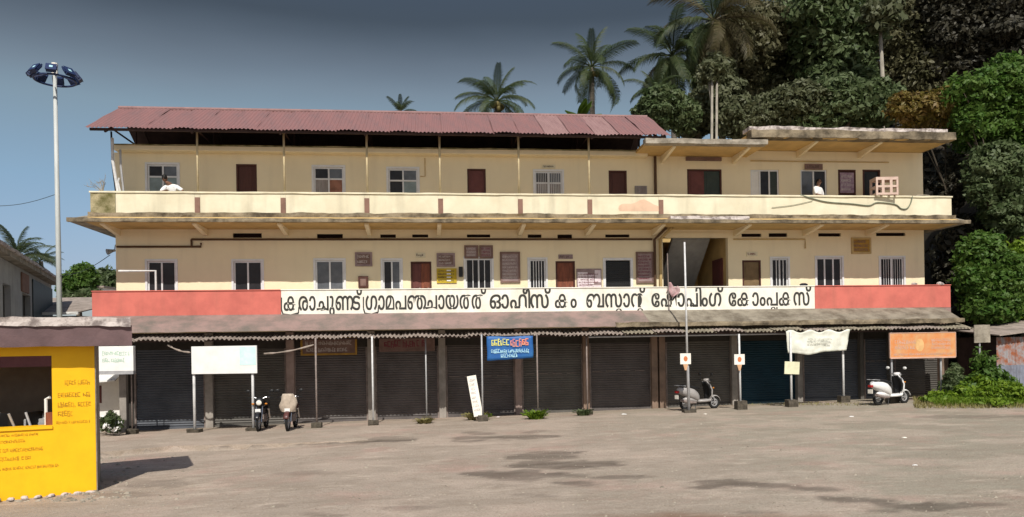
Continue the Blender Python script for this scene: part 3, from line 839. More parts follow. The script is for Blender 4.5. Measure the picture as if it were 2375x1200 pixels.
for p, zz in ((1535, 9.37), (1700, 9.37), (1850, 9.63), (1992, 9.63)):
    s = BF(p, 350, 0)[0]
    MB().prism([(-.003, zz - .002), (-1.45, zz - .002), (-1.45, zz - .05), (-.003, zz - .26)], s - .055, s + .055).build('bracket', 'wall', BLD)

# pipes on the walls
def pipe(pts, r, m, name='pipe'):
    return MB().tube(pts, r, 8).build(name, m, BLD, smooth=False)
z1_ = BF(900, 556, 0)[1]; z2_ = BF(370, 573, 0)[1]
pipe([(BF(445, 556, 0)[0], -.05, z1_), (BF(1512, 556, 0)[0], -.05, z1_)], .036, 'pipe_b')
pipe([(S0 + .05, -.05, z2_), (BF(467, 573, 0)[0], -.05, z2_), (BF(467, 573, 0)[0], -.05, z1_ - .12)], .036, 'pipe_b')
pipe([(BF(445, 556, 0)[0], -.05, z1_), (BF(445, 556, 0)[0], -.05, z2_)], .034, 'pipe_b')
pipe([(BF(1700, 556, 0)[0], -.05, z1_), (BF(1866, 556, 0)[0], -.05, z1_), (BF(1866, 556, 0)[0], -.05, z1_ - .35)], .025, 'pipe_y')
x_ = BF(1518, 400, 0)[0]; pipe([(x_, -.1, 9.34), (x_, -.1, ZF2)], .055, 'pipe_b', 'drain_pipe')
x_ = BF(1517, 600, 0)[0]; pipe([(x_ + .3, -.6, 6.60), (x_, -.1, 6.25), (x_, -.1, ZF1)], .05, 'pipe_b', 'drain_pipe')
x_ = BF(1530, 600, 0)[0]; pipe([(x_ + .3, -.6, 6.60), (x_, -.1, 6.25), (x_, -.1, ZF1)], .055, 'pipe_y', 'drain_pipe')
zz = BF(310, 629, -.8)[1]; xa, xb = BF(275, 629, -.8)[0], BF(361, 629, -.8)[0]
pipe([(xa, -.8, zz), (xb, -.8, zz), (xb, -.8, ZF1)], .04, 'metal_w', 'white_rail')
pipe([(BF(985, 345, 0)[0], -.04, 9.2), (BF(985, 345, 0)[0], -.04, BF(985, 410, 0)[1]), (BF(975, 410, 0)[0], -.04, BF(985, 410, 0)[1])], .015, 'pipe_y', 'conduit')
pipe([(BF(1740, 374, 0)[0], -.04, BF(1740, 374, 0)[1]), (BF(2060, 374, 0)[0], -.04, BF(1740, 374, 0)[1])], .018, 'pipe_y', 'conduit')

# canopy over the shops
kA, kB = BF(305, 768, -2.2)[0], BF(2232, 742, -2.2)[0]
mid = BF(1500, 745, -1.8)[0]
for a, b, m in ((sA - .1, mid, 'canopy_pink'), (mid + .004, kB, 'canopy_grey')):
    cs = MB()
    n = int((b - a) / .2)
    for i in range(n + 1):
        x = a + (b - a) * i / n
        for k, (y, z) in enumerate(((-1.102, 3.56), (-1.65, 3.33), (-2.18, 3.07), (-2.22, 2.97), (-1.102, 3.28))):
            h = noise.noise(Vector((x * 1.3, k * 2.0, 7))) * .018 + noise.noise(Vector((x * 6, k * 2.0, 3))) * .010
            cs.v.append((x, y - (abs(h) if k in (2, 3) else 0), z + (h if k in (1, 2, 3) else 0)))
    for i in range(n):
        for k in range(5):
            k2 = (k + 1) % 5; cs.f.append((i * 5 + k, (i + 1) * 5 + k, (i + 1) * 5 + k2, i * 5 + k2))
    cs.f += [tuple(range(5)), tuple(n * 5 + k for k in range(5))]
    cs.build('canopy', m, BLD)
cl = MB(); lumpy(cl, mid - 1.2, kB + .05, -2.26, -2.05, 2.95, 3.10, .1, .03, 61); cl.build('canopy_lip', 'mould', BLD)
caw = thing('awning', None, None); caw.parent = BLD
cs0, cs1 = BF(306, 785, -2.5)[0] - 1.0, BF(2255, 760, -2.5)[0]  # awning stretched past its left end, unseen, to keep sun off the shutter
NC = 28; cw = (cs1 - cs0) / NC
cl_ = 0.80; ca = math.atan2(.15, .74)
ms = []
for k in range(4):
    me = corr(cw * 1.05, cl_, cw * 1.05 / 8, 0.030, 3, .05, 50 + k * 7); me.materials.append(M['asbestos2' if k == 3 else 'asbestos']); ms.append(me)
for k in range(NC):
    right = k > NC * .55
    me = ms[3] if right and rnd.random() < .7 else ms[rnd.randrange(3)]
    inst('awning_sheet', me, caw, (cs0 + cw * k, -2.55 - rnd.uniform(-.03, .04), 2.70 + .01 * (k % 2) + rnd.uniform(-.015, .015) + (.035 if right else 0)), (ca + rnd.uniform(-.03, .03), 0, rnd.uniform(-.006, .006)))
aw = MB().box(cs0, cs1, -2.40, -2.34, 2.66, 2.71)
aw.box(cs0, cs1, -1.95, -1.89, 2.74, 2.79); aw.build('batten', 'roof_under', caw)
MB().tube([(BF(1365, 781, -2.3)[0], -2.3, 2.62), (BF(1832, 776, -2.3)[0], -2.3, 2.64)], .03, 8).build('rail', 'metal', caw)

# shop fronts
SHB = -1.0
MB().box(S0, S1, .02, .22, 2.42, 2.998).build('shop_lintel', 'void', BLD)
BAYS = [(313, 474, 'shut_s'), (494, 662, 'shut_o'), (684, 851, 'shut_b'), (872, 1016, 'shut_b'), (1036, 1193, 'shut_b'), (1212, 1351, 'shut_o'), (1369, 1510, 'shut_b'), (1546, 1696, 'shut_o'), (1713, 1848, 'shut_t'), (1864, 1994, 'shut_s'), (2006, 2062, 'shut_s'), (2076, 2180, 'shut_o')]
for a, b, m in BAYS:
    sa, sb = BF(a, 880, 0)[0], BF(b, 880, 0)[0]
    sh = MB()
    prof = []
    zb = gz_back(*bw((sa + sb) / 2, 0, 0)[:2]) - .15
    z = zb; k = 0
    while z < 2.5:
        prof += [(.06, z), (.035, z + .035), (.06, z + .07)]; z += .085
    o = len(sh.v)
    for (y, zz) in prof: sh.v += [(sa, y, zz), (sb, y, zz)]
    for i in range(len(prof) - 1): sh.f.append((2 * i, 2 * i + 1, 2 * i + 3, 2 * i + 2))
    so = sh.build('shop_shutter', m, BLD)
    zg = gz_back(*bw((sa + sb) / 2, 0, 0)[:2])
    MB().box(sa, sb, .0, .05, zg - .05, zg + .09).build('bottom_bar', m, so)
    zr = zg + 1.45
    if 1030 < a < 1380 or a > 1990:
        bar = MB()
        for q in (.12, .34, .58, .82):
            w = (sb - sa) * .16; x = sa + (sb - sa) * q
            bar.box(x - w / 2, x + w / 2, .012, .034, zr - .012, zr + .012)
        bar.build('lock_rail', 'metal_r', so)
    for q in (sa, sb): MB().box(q - .03, q + .03, -.01, .08, zg - .1, 2.42).build('guide_rail', 'metal_r', so)
PIL = [(475, 493, 'pillar'), (664, 682, 'pillar_p'), (853, 870, 'pillar'), (1018, 1034, 'pillar'), (1195, 1210, 'pillar_p'), (1353, 1367, 'pillar_b'), (1512, 1526, 'pillar_b'), (1530, 1544, 'pillar_b'), (1698, 1711, 'pillar'), (1850, 1862, 'pillar'), (1996, 2004, 'shut_o'), (2064, 2074, 'shut_o'), (276, 292, 'pillar'), (2182, 2200, 'pillar_b')]
for a, b, m in PIL:
    sa, sb = BF(a, 880, -.15)[0], BF(b, 880, -.15)[0]
    MB().box(sa, sb, -.16, .2, -1.0, 2.98).build('pillar', m, BLD, bevel=.01)
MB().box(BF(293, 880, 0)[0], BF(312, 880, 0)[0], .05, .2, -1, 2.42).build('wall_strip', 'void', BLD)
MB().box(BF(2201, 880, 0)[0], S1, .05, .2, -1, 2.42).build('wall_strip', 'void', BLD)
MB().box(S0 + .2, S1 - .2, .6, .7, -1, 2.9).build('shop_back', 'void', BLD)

# ------------------------------------------------------------------ name board lettering
def glyph(ch):
    cu = bpy.data.curves.new('glyph', 'FONT'); cu.body = ch; cu.size = 1; cu.offset = 0.010; cu.resolution_u = 3
    o = bpy.data.objects.new('glyph', cu); col.objects.link(o)
    bpy.context.view_layer.update()
    me = bpy.data.meshes.new_from_object(o.evaluated_get(bpy.context.evaluated_depsgraph_get()))
    V = [v.co.copy() for v in me.vertices]; F = [tuple(p.vertices) for p in me.polygons]
    bpy.data.objects.remove(o); bpy.data.curves.remove(cu); bpy.data.meshes.remove(me)
    return V, F
_gc = {}
def G_(ch):
    if ch not in _gc: _gc[ch] = glyph(ch)
    return _gc[ch]
# words as the board spells them: (glyph, x advance tweak, x scale, y scale, y shift); conjuncts are set from their parts
WORDS = [
    (658, 840, 'ക~ ര ാ ച ചs ു ണ ട+ ്'), (848, 1128, 'ഗ~ ാ മ പ ഞ ച+ ാ യ ത ത+ ്'), (1136, 1278, 'ഓ ഫ ീ സ ്'), (1287, 1340, 'ക ം'),
    (1360, 1497, 'ബ സ റv ാ ന റv ്'), (1511, 1678, 'േ ഷ ാ പ പs ി ം ഗ ്'), (1690, 1882, 'േ ക ാ ം പ ലv ക സ ്')]
def lettering(parent):
    zb, zh = BF(1200, 715, -1.1)[1], 0.56
    for (x0, x1, seq) in WORDS:
        sa, sb = BF(x0, 695, -1.1)[0], BF(x1, 695, -1.1)[0]
        items = []; x = 0
        for tk in seq.split():
            ch, mod = tk[0], tk[1:]
            V, F = G_(ch)
            xs = [v.x for v in V]; wmin, wmax = min(xs), max(xs)
            sc = .62 if mod in ('v', 's') else 1.0
            if ch in '്ിീ': items.append((V, F, x - .03, 1.0, 1.0, .0)); x += max(0.02, wmax - .01); continue
            if mod == 'v': items.append((V, F, x - (wmax - wmin) * sc - wmin * sc - .12, sc, sc * .55, -.26)); continue
            if mod == 's': items.append((V, F, x - (wmax - wmin) * .75 - wmin * sc, sc, .5, -.02)); x += .02; continue
            if mod == '+': x -= .13
            if ch == 'ു': x -= .05
            items.append((V, F, x - wmin, 1, 1, 0))
            if mod == '~':
                arc = [(x - .16, .52), (x - .17, .05), (x - .06, -.16), (x + (wmax - wmin) * .5, -.20), (x + (wmax - wmin) + .06, -.12), (x + (wmax - wmin) + .10, .14)]
                items.append((arc, None, 0, 1, 1, 0))
            x += (wmax - wmin) + .085
        tot = x
        kx = (sb - sa) / tot; kz = zh / .66
        for (V, F, ox, sx, sz, oz) in items:
            mb = MB()
            if F is None:
                for p, q in zip(V, V[1:]):
                    n_ = Vector((-(q[1] - p[1]), q[0] - p[0])).normalized() * .045
                    mb.quad(*[(sa + u * kx, -1.1065, zb + w * kz) for u, w in ((p[0] - n_.x, p[1] - n_.y), (q[0] - n_.x, q[1] - n_.y), (q[0] + n_.x, q[1] + n_.y), (p[0] + n_.x, p[1] + n_.y))])
                mb.build('letter', 'letter', parent); continue
            for q, dx_ in enumerate((-.016, .016, 0)):
                mb.add([(sa + (v.x * sx + ox + dx_) * kx, -1.105 - .0007 * q, zb + (v.y * sz + oz) * kz) for v in V], F)
            mb.build('letter', 'letter', parent)
nb = [c for c in BLD.children if c.name.startswith('parapet') and c.data.materials[0] == M['board_white']][0]
nb.name = 'name_board'; nb['label'] = 'white painted board with black Malayalam lettering'
lettering(nb)

# ------------------------------------------------------------------ boards, notices and small fittings hung on the walls
def wall_board(name, x0, y0, x1, y1, m, label, cat, d=0.0, th=.04, frame=None, text=None, group=None, rows=3, seed=1, off=None):
    s0, s1, z0, z1 = RC(x0, y0, x1, y1, d)
    t = thing(name, label, cat, bw((s0 + s1) / 2, d, z0), TH, group)
    w, h = (s1 - s0) / 2, z1 - z0
    MB().box(-w, w, -th, -.003, 0, h).build('panel', m, t)
    if frame:
        b = .035
        f = MB().box(-w - b, -w + b, -th - .02, -.003, -b, h + b).box(w - b, w + b, -th - .02, -.003, -b, h + b).box(-w + b, w - b, -th - .02, -.003, h - b, h + b).box(-w + b, w - b, -th - .02, -.003, -b, b)
        f.build('frame', frame, t)
    if text:
        mb = MB(); scribble(mb, -w * .86, w * .86, h * .08, h * .93, -th - .004, rows, seed)
        mb.build('lettering', text, t)
    return t, w, h, th
M['brd_mauve'] = mat('mauve_notice_paint', (0.33, 0.25, 0.25), 0.8, c2=(0.24, 0.175, 0.18), scale=4)
M['brd_brown'] = mat('brown_notice_paint', (0.22, 0.14, 0.12), 0.8, scale=4)
M['brd_yellow'] = mat('yellow_notice_paint', (0.55, 0.40, 0.03), 0.7, scale=3)
M['brd_gold'] = mat('golden_board_paint', (0.42, 0.24, 0.04), 0.7, c2=(0.30, 0.17, 0.04), scale=4)
M['txt_pale'] = mat('pale_lettering', (0.55, 0.50, 0.48), 0.8)
M['txt_dark'] = mat('dark_lettering', (0.09, 0.06, 0.05), 0.8)
M['txt_maroon'] = mat('maroon_print', (0.20, 0.04, 0.06), 0.8)
M['paper'] = mat('notice_paper', (0.70, 0.58, 0.64), 0.8, c2=(0.78, 0.74, 0.76), scale=5)
M['mauve_print'] = mat('mauve_print', (0.24, 0.15, 0.22), 0.7, c2=(0.40, 0.30, 0.36), scale=9)
wall_board('sign_board', 826, 588, 861, 616, 'brd_brown', 'brown sign board with pale script high on the wall above the small electric box', 'sign', frame='brd_mauve', text='txt_pale', rows=2, seed=3)
wall_board('electric_box', 834, 644, 852, 666, 'brd_brown', 'small brown electric box low on the first-floor wall below a brown sign', 'box', th=.12, frame='door_b')
wall_board('name_plate', 964, 587, 987, 598, 'parapet', 'small cream plate with dark letters over the red brown double door', 'sign', text='txt_dark', rows=1, seed=5)
wall_board('sign_board', 1015, 590, 1053, 617, 'brd_brown', 'brown board with pale slanting script above the yellow board', 'sign', frame='brd_mauve', text='txt_pale', rows=3, seed=6)
t, w, h, th = wall_board('information_board', 1013, 623, 1059, 657, 'brd_yellow', 'yellow information board with a column of white strips right of its middle', 'sign', text='txt_dark', rows=4, seed=8)
mb = MB()
for k in range(4): mb.box(w * .0, w * .42, -th - .012, -th - .004, h * (.12 + .23 * k), h * (.20 + .23 * k))
mb.build('white_strip', 'white', t)
wall_board('meter_box', 1064, 620, 1073, 643, 'black', 'narrow black meter box between the yellow board and the central window', 'box', th=.14)
wall_board('poster', 1079, 572, 1107, 598, 'brd_mauve', 'left of two mauve framed posters over the central grille window', 'poster', frame='brd_brown', text='txt_pale', rows=3, seed=11, group='posters over the central window')
wall_board('poster', 1114, 572, 1141, 598, 'brd_mauve', 'right of two mauve framed posters over the central grille window', 'poster', frame='brd_brown', text='txt_maroon', rows=3, seed=12, group='posters over the central window')
wall_board('notice_board', 1162, 587, 1204, 654, 'brd_mauve', 'tall mauve notice board with pale columns beside the central window', 'notice board', frame='brd_brown', text='txt_pale', rows=7, seed=14)
wall_board('name_plate', 1295, 591, 1328, 601, 'brd_mauve', 'small grey plate with pale letters over the plain red brown door', 'sign', text='txt_dark', rows=1, seed=15)
t, w, h, th = wall_board('notice_board', 1337, 624, 1395, 690, 'brd_mauve', 'low notice board covered with pinkish white papers between door and rolling shutter', 'notice board')
r2 = random.Random(5)
for (a, b, c, e) in ((-.92, -.12, .42, .88), (-.06, .38, .45, .80), (-.9, .95, .18, .42), (.45, .92, .52, .95)):
    p = MB().box(w * a, w * b, -th - .010, -th - .003, h * c, h * e).build('paper', 'paper', t)
mb = MB(); scribble(mb, -w * .85, w * .85, h * .2, h * .85, -th - .014, 7, 21, fill=.6); mb.build('print', 'txt_maroon', t)
wall_board('notice_board', 1477, 587, 1513, 655, 'brd_mauve', 'tall dark mauve notice board beside the drain pipes and stairwell', 'notice board', frame='brd_brown', text='txt_maroon', rows=8, seed=17)
wall_board('name_plate', 1731, 585, 1756, 594, 'parapet', 'small cream plate with maroon letters over the khaki door', 'sign', text='txt_maroon', rows=1, seed=19)
wall_board('sign_board', 1976, 554, 2017, 587, 'brd_gold', 'golden brown board high between the two right hand windows of the first floor', 'sign', text='brd_brown', rows=3, seed=22, frame='pipe_y')
wall_board('name_plate', 1866, 381, 1907, 394, 'brd_brown', 'dark plate over the window behind the right hand person on the upper balcony', 'sign', d=-.06, text='txt_dark', rows=1, seed=23)
wall_board('name_plate', 1257, 383, 1288, 391, 'parapet', 'cream plate with dark letters over the upper window with grey curtains', 'sign', text='txt_dark', rows=1, seed=25)
wall_board('notice', 1472, 432, 1500, 452, 'curtain_g', 'small grey notice low on the upper wall beside the last brown door', 'notice', text='brd_mauve', rows=3, seed=26)
wall_board('poster', 1948, 401, 1980, 448, 'mauve_print', 'large mauve printed poster on the dark upper door near the cage', 'poster', d=0.02, th=.02, text='txt_pale', rows=4, seed=28)
wall_board('fan_light', 1590, 366, 1672, 374, 'brd_brown', 'long brown tube light batten above the wide double door', 'lamp', th=.08)
wall_board('shop_sign', 700, 786, 826, 822, 'brd_brown', 'weathered brown shop sign with dull yellow border above the third shutter', 'sign', d=-.05, frame='brd_gold', text='txt_pale', rows=2, seed=31)
wall_board('shop_sign', 882, 783, 1006, 813, 'brd_brown', 'brown shop sign with dark red letters above the fourth shutter', 'sign', d=-.05, frame='brd_brown', text='txt_maroon', rows=1, seed=33)

# ------------------------------------------------------------------ posts with stone feet along the front of the awning
M['foot_green'] = M['stone']
def grass_tuft(name, loc, r, h, n, m, seed, label=None, cat=None, group=None, kind=None):
    rg = np.random.default_rng(seed)
    ang = rg.uniform(0, 2 * np.pi, n); rr = r * np.sqrt(rg.uniform(0, 1, n)) * .6
    bx, by = rr * np.cos(ang), rr * np.sin(ang)
    hh = h * rg.uniform(.4, 1, n); lean = rg.uniform(.2, .9, n) * r
    da = ang + rg.normal(0, .5, n); wd = rg.uniform(.012, .03, n)
    tx, ty = bx + lean * np.cos(da), by + lean * np.sin(da)
    px_, py_ = -np.sin(da) * wd, np.cos(da) * wd
    mx, my = bx + .45 * lean * np.cos(da), by + .45 * lean * np.sin(da)
    V = np.stack([np.stack([bx - px_, by - py_, np.zeros(n) - .02], 1), np.stack([bx + px_, by + py_, np.zeros(n) - .02], 1), np.stack([mx + px_, my + py_, hh * .75], 1), np.stack([mx - px_, my - py_, hh * .75], 1), np.stack([tx, ty, hh * rg.uniform(.7, 1.0, n)], 1), np.stack([tx + px_ * .2, ty + py_ * .2, hh * .8], 1)], 1).reshape(-1, 3)
    i = np.arange(n) * 6
    F = np.concatenate([np.stack([i, i + 1, i + 2, i + 3], 1), np.stack([i + 3, i + 2, i + 5, i + 4], 1)])
    me = fast_mesh(name, V, F, np.tile(rg.uniform(0, 1, n), 2)); me.materials.append(M[m])
    o = bpy.data.objects.new(name, me); col.objects.link(o); o.location = loc
    if label: tag(o, label, cat, group, kind)
    return o

def post(px, py, topz, m, label, r=.03, foot=True, lean=0.0, seed=0, group='thin posts along the front of the awning'):
    g = G(px, py)
    t = thing('awning_post', label, 'post', g, TH, group)
    MB().tube([(0, 0, -.1), (lean * .5, 0, (topz - g.z) * .5), (lean, 0, topz - g.z)], r, 8).build('pole', m, t, smooth=True)
    if foot:
        fm = MB(); rr = random.Random(seed)
        lumpy(fm, -.16, .16, -.13, .13, -.06, .16 + .05 * rr.random(), .06, .035, seed)
        fm.build('foot_block', 'stone', t)
    return t, g
post(307, 1008, 2.72, 'metal_r', 'rusty thin post at the left end of the awning under the small white sign', .024, seed=1)
post(735, 993, 2.72, 'metal_r', 'thin grey post in front of the third shutter right of the parked motorbike', .03, seed=3)
post(866, 987, 2.74, 'metal_w', 'pale post against the pillar between third and fourth shutters', .03, seed=4)
post(990, 978, 2.74, 'metal', 'thin pale post in front of the fourth shutter', .026, seed=5)
post(1120, 977, 2.75, 'metal', 'thin grey post left of the blue banner behind the leaning board', .028, seed=6)
post(1248, 969, 2.75, 'metal_r', 'thin rusty post right of the blue banner, green tuft at its foot', .026, seed=7)
post(1363, 962, 2.75, 'metal_r', 'thin rusty post before the brown pillar', .026, seed=8)
for (px, py, r, h, n, m, sd, lb) in ((1105, 974, .42, .28, 140, 'leaf_dry', 3, 'dry brown tuft at the foot of the leaning white board'), (1118, 974, .30, .26, 90, 'leaf_weed', 4, 'small green tuft right of the leaning white board'),
                                (1244, 972, .36, .34, 220, 'leaf_weed', 5, 'bright green grass tuft at the foot of the post right of the blue banner'), (1352, 964, .30, .26, 120, 'leaf_mid', 6, 'small dull green tuft left of the stone block by the brown pillar'),
                                (985, 982, .32, .20, 110, 'leaf_dry', 7, 'dry grey tuft at the foot of the post before the fourth shutter')):
    grass_tuft('grass_tuft', G(px, py), r, h, n, m, sd, lb, 'plant')
# dark foot wedge beside pillar and stray stones
def rock(loc, r, m, seed):
    mb = MB(); mb.sphere((0, 0, 0), r, r * .8, r * .55, 8, 5)
    mb.v = [tuple(Vector(v) * (1 + .35 * noise.noise(Vector(v) / r * 1.3 + Vector((seed, 0, 0))))) for v in mb.v]
    return mb
for (px, py, r, m, lb) in ((1447, 962, .09, 'white', 'small white litter lump on the ground before the seventh shutter'), (1975, 967, .07, 'white', 'small pale litter lump on the yard below the right post'), (1155, 968, .07, 'paper', 'pinkish white litter between the leaning board and the green tuft'),
                           (2097, 1016, .06, 'board_white', 'small pale scrap on the open yard at right'), (2122, 1080, .05, 'white', 'tiny white scrap on the yard near the right dark marks'), (1636, 961, .06, 'board_white', 'pale scrap in front of the grey scooter'), (1027, 968, .16, 'stone', 'dark stone against the foot of the fourth pillar')):
    g = G(px, py)
    o = rock(g, r, m, px).build('litter' if m != 'stone' else 'stone', m); o.location = g + Vector((0, 0, r * .12)); o.scale = (1, .8, .45) if m != 'stone' else (1, 1, 1); tag(o, lb, 'litter' if m != 'stone' else 'stone')

# posts of the sign boards
def two_post_sign(name, label, x0, y0, x1, y1, posts, m, base_y, teal=False):
    g0, g1 = G(posts[0], base_y[0]), G(posts[1], base_y[1])
    t = thing(name, label, 'sign', (g0 + g1) / 2, math.atan2(g1.y - g0.y, g1.x - g0.x))
    c = (g0 + g1) / 2; Y = c.y; half = (g1 - g0).length / 2
    z1, z0 = at((x0 + x1) / 2, y0, Y).z - c.z, at((x0 + x1) / 2, y1, Y).z - c.z
    xa = at(x0, (y0 + y1) / 2, Y).x; xb = at(x1, (y0 + y1) / 2, Y).x
    w0, w1 = xa - c.x, xb - c.x
    for k, (sx, g) in enumerate(((-half, g0), (half, g1))):
        p = MB().tube([(sx, 0, g.z - c.z - .1), (sx, 0, z1 - .04)], .045, 8).build('leg', 'metal_w', t, smooth=True)
        fm = MB(); lumpy(fm, sx - .2, sx + .2, -.15, .15, g.z - c.z - .06, g.z - c.z + .11, .06, .03, k * 9 + 2); fm.build('foot_block', 'stone', t)
    return t, w0, w1, z0, z1
t, w0, w1, z0, z1 = two_post_sign('white_signboard', 'big blank white signboard with a pale teal corner on two white legs', 445, 803, 601, 867, (452, 588), 'white', (1004, 1000))
MB().box(w0, w1, -.10, -.05, z0, z1).build('panel', 'white', t, bevel=.006)
M['teal'] = mat('pale_teal_print', (0.50, 0.76, 0.73), 0.6, c2=(0.70, 0.82, 0.82), scale=1.5)
MB().box(w0 + (w1 - w0) * .74, w1 - .03, -.106, -.102, z0 + (z1 - z0) * .30, z1 - .03).build('teal_print', 'teal', t)

# small white sign hanging at the left end of the awning
s0, s1, z0, z1 = RC(150, 804, 310, 862, -2.7)
t = thing('hanging_signboard', 'white light box sign with faint green marks hung beside the yellow kiosk', 'sign', bw((s0 + s1) / 2, -2.7, z0), TH)
w = (s1 - s0) / 2; h = z1 - z0
MB().box(-w, w, -.03, .16, 0, h).build('panel', 'white', t, bevel=.01)
MB().box(-w, w, -.05, .18, -.10, -.004).build('bottom_frame', 'metal', t)
mb = MB(); scribble(mb, w * .1, w * .93, h * .3, h * .85, -.034, 2, 3); mb.build('lettering', mat('pale_green_print', (0.45, 0.62, 0.50), .8), t)
MB().tube([(w * .8, .05, h), (w * .8, .05, h + .3)], .015, 6).tube([(-w * .8, .05, h), (-w * .8, .05, h + .3)], .015, 6).build('hanger', 'metal_r', t)

# blue banner
M['banner_blue'] = mat('banner_blue_print', (0.02, 0.10, 0.33), 0.5, c2=(0.03, 0.14, 0.36), scale=2)
M['p_yellow'] = mat('banner_yellow_print', (0.75, 0.72, 0.18), 0.5); M['p_red'] = mat('banner_red_print', (0.72, 0.16, 0.13), 0.5, c2=(0.80, 0.38, 0.18), scale=6); M['p_cyan'] = mat('banner_pale_blue_print', (0.45, 0.75, 0.86), 0.5)
s0, s1, z0, z1 = RC(1129, 780, 1236, 834, -2.62)
t = thing('blue_banner', 'blue cloth banner with yellow, red and pale blue print under the awning', 'banner', bw((s0 + s1) / 2, -2.62, z0), TH)
w = (s1 - s0) / 2; h = z1 - z0
mb = MB(); nx, nz_ = 20, 8
for j in range(nz_ + 1):
    for i in range(nx + 1):
        x = -w + 2 * w * i / nx; z = h * j / nz_
        mb.v.append((x + .03 * noise.noise(Vector((0, z * 2, 3))), .03 * math.sin(x * 5 + z * 2) * .6, z + .04 * (x / w) * (1 - j / nz_) + .012 * noise.noise(Vector((x * 4, 0, j)))))
for j in range(nz_):
    for i in range(nx):
        a = j * (nx + 1) + i; mb.f.append((a, a + 1, a + nx + 2, a + nx + 1))
o = mb.build('cloth', 'banner_blue', t, smooth=True)
so = o.modifiers.new('thick', 'SOLIDIFY'); so.thickness = .006
for (a, b, c, e, m, rows, sd) in ((-.80, -.02, .54, .90, 'p_yellow', 1, 41), (.02, .80, .54, .90, 'p_red', 1, 42), (-.82, .82, .26, .46, 'p_cyan', 1, 43), (-.40, .35, .08, .26, 'p_cyan', 1, 44)):
    mb = MB(); scribble(mb, w * a, w * b, h * c, h * e, -.036, rows, sd, fill=1, gap=.1); mb.build('print', m, t)
MB().tube([(-w - .05, 0, h), (w + .05, 0, h + .02)], .012, 6).tube([(-w * .9, 0, h), (-w * .9, 0, h + .12)], .008, 5).tube([(w * .9, 0, h), (w * .9, 0, h + .12)], .008, 5).build('rope', 'black', t)

# leaning white board
g = G(1112, 977)
t = thing('leaning_board', 'narrow tall white board with faint marks leaning left against the thin post', 'sign', g, TH)
o = MB().box(-.15, .15, -.03, .03, .16, 1.50).build('panel', 'board_white', t, bevel=.006); o.rotation_euler = (R_(-6), R_(-9), 0)
mb = MB(); scribble(mb, -.11, .11, .3, 1.42, -.036, 8, 51, fill=.7); o2 = mb.build('lettering', 'txt_pale', t); o2.rotation_euler = (R_(-6), R_(-9), 0)
o = MB().box(-.10, -.05, .0, .03, -.1, .2).box(.05, .10, .0, .03, -.1, .2).build('leg', 'bark', t); o.rotation_euler = (R_(-6), R_(-9), 0)

# white cloth banner on two posts, small cream board on its left post
def plain_post(px, py, topy, m, label, r=.03, group=None, name='sign_post', lean=0, d=None):
    g = G(px, py)
    if d is not None: g = bw(BF(px, 850, d)[0], d, 0); g.z = gz(g.x, g.y)
    t = thing(name, label, 'post', g, TH, group)
    top = at(px, topy, g.y).z - g.z
    MB().tube([(0, 0, -.1), (lean, 0, top)], r, 8).build('pole', m, t, smooth=True)
    fm = MB(); lumpy(fm, -.17, .17, -.15, .15, -.06, .24, .06, .04, px); fm.build('foot_block', 'stone', t)
    return t, g, top
plain_post(1836, 944, 770, 'metal_w', 'white post on a dark block carrying the left end of the white cloth', .04, 'posts of the cloth banners')
plain_post(1957, 934, 770, 'metal_w', 'white post on a reddish block carrying the right end of the white cloth', .04, 'posts of the cloth banners')
s0, s1, z0, z1 = RC(1823, 768, 1972, 818, -2.75)
t = thing('white_banner', 'crumpled white cloth banner with worn print tied to the awning edge', 'banner', bw((s0 + s1) / 2, -2.75, z0), TH)
w = (s1 - s0) / 2; h = z1 - z0; mb = MB(); nx, nz_ = 36, 12
for j in range(nz_ + 1):
    for i in range(nx + 1):
        u = i / nx; v = j / nz_
        x = -w + 2 * w * u - (1 - v) * .22 * max(0, u - .5) * 1.4 + .06 * (1 - v) * (1 - u)
        z = h * v - (1 - v) * .09 * math.exp(-((u - .33) / .16) ** 2) + v ** 3 * .05 * math.sin(u * 21) + .05 * (1 - v) * u
        mb.v.append((x, .07 * noise.noise(Vector((u * 5, v * 2, 1))) + .03 * noise.noise(Vector((u * 14, v * 6, 2))), z))
for j in range(nz_):
    for i in range(nx):
        a = j * (nx + 1) + i; mb.f.append((a, a + 1, a + nx + 2, a + nx + 1))
M['cloth_white'] = mat('worn_white_cloth', (0.74, 0.74, 0.66), 0.9, c2=(0.60, 0.61, 0.52), scale=3)
o = mb.build('cloth', 'cloth_white', t, smooth=True); so = o.modifiers.new('thick', 'SOLIDIFY'); so.thickness = .006
mb = MB(); scribble(mb, -w * .35, w * .45, h * .35, h * .7, -.065, 2, 61, fill=.9); mb.build('print', mat('faint_grey_print', (0.5, 0.5, 0.44), .9), t)
g = G(1836, 944)
z1_, z0_ = at(1836, 839, g.y).z, at(1836, 868, g.y).z
t = thing('small_board', 'small cream board tied to the left post of the white cloth banner', 'sign', (g.x, g.y - .06, z0_), TH)
o = MB().box(-.27, .26, -.02, .0, 0, z1_ - z0_).build('panel', mat('cream_board', (0.76, 0.74, 0.52), .8), t); o.rotation_euler = (0, R_(3), 0)
MB().box(-.02, .02, .0, .05, .05, z1_ - z0_ - .05).build('clamp', 'black', t)

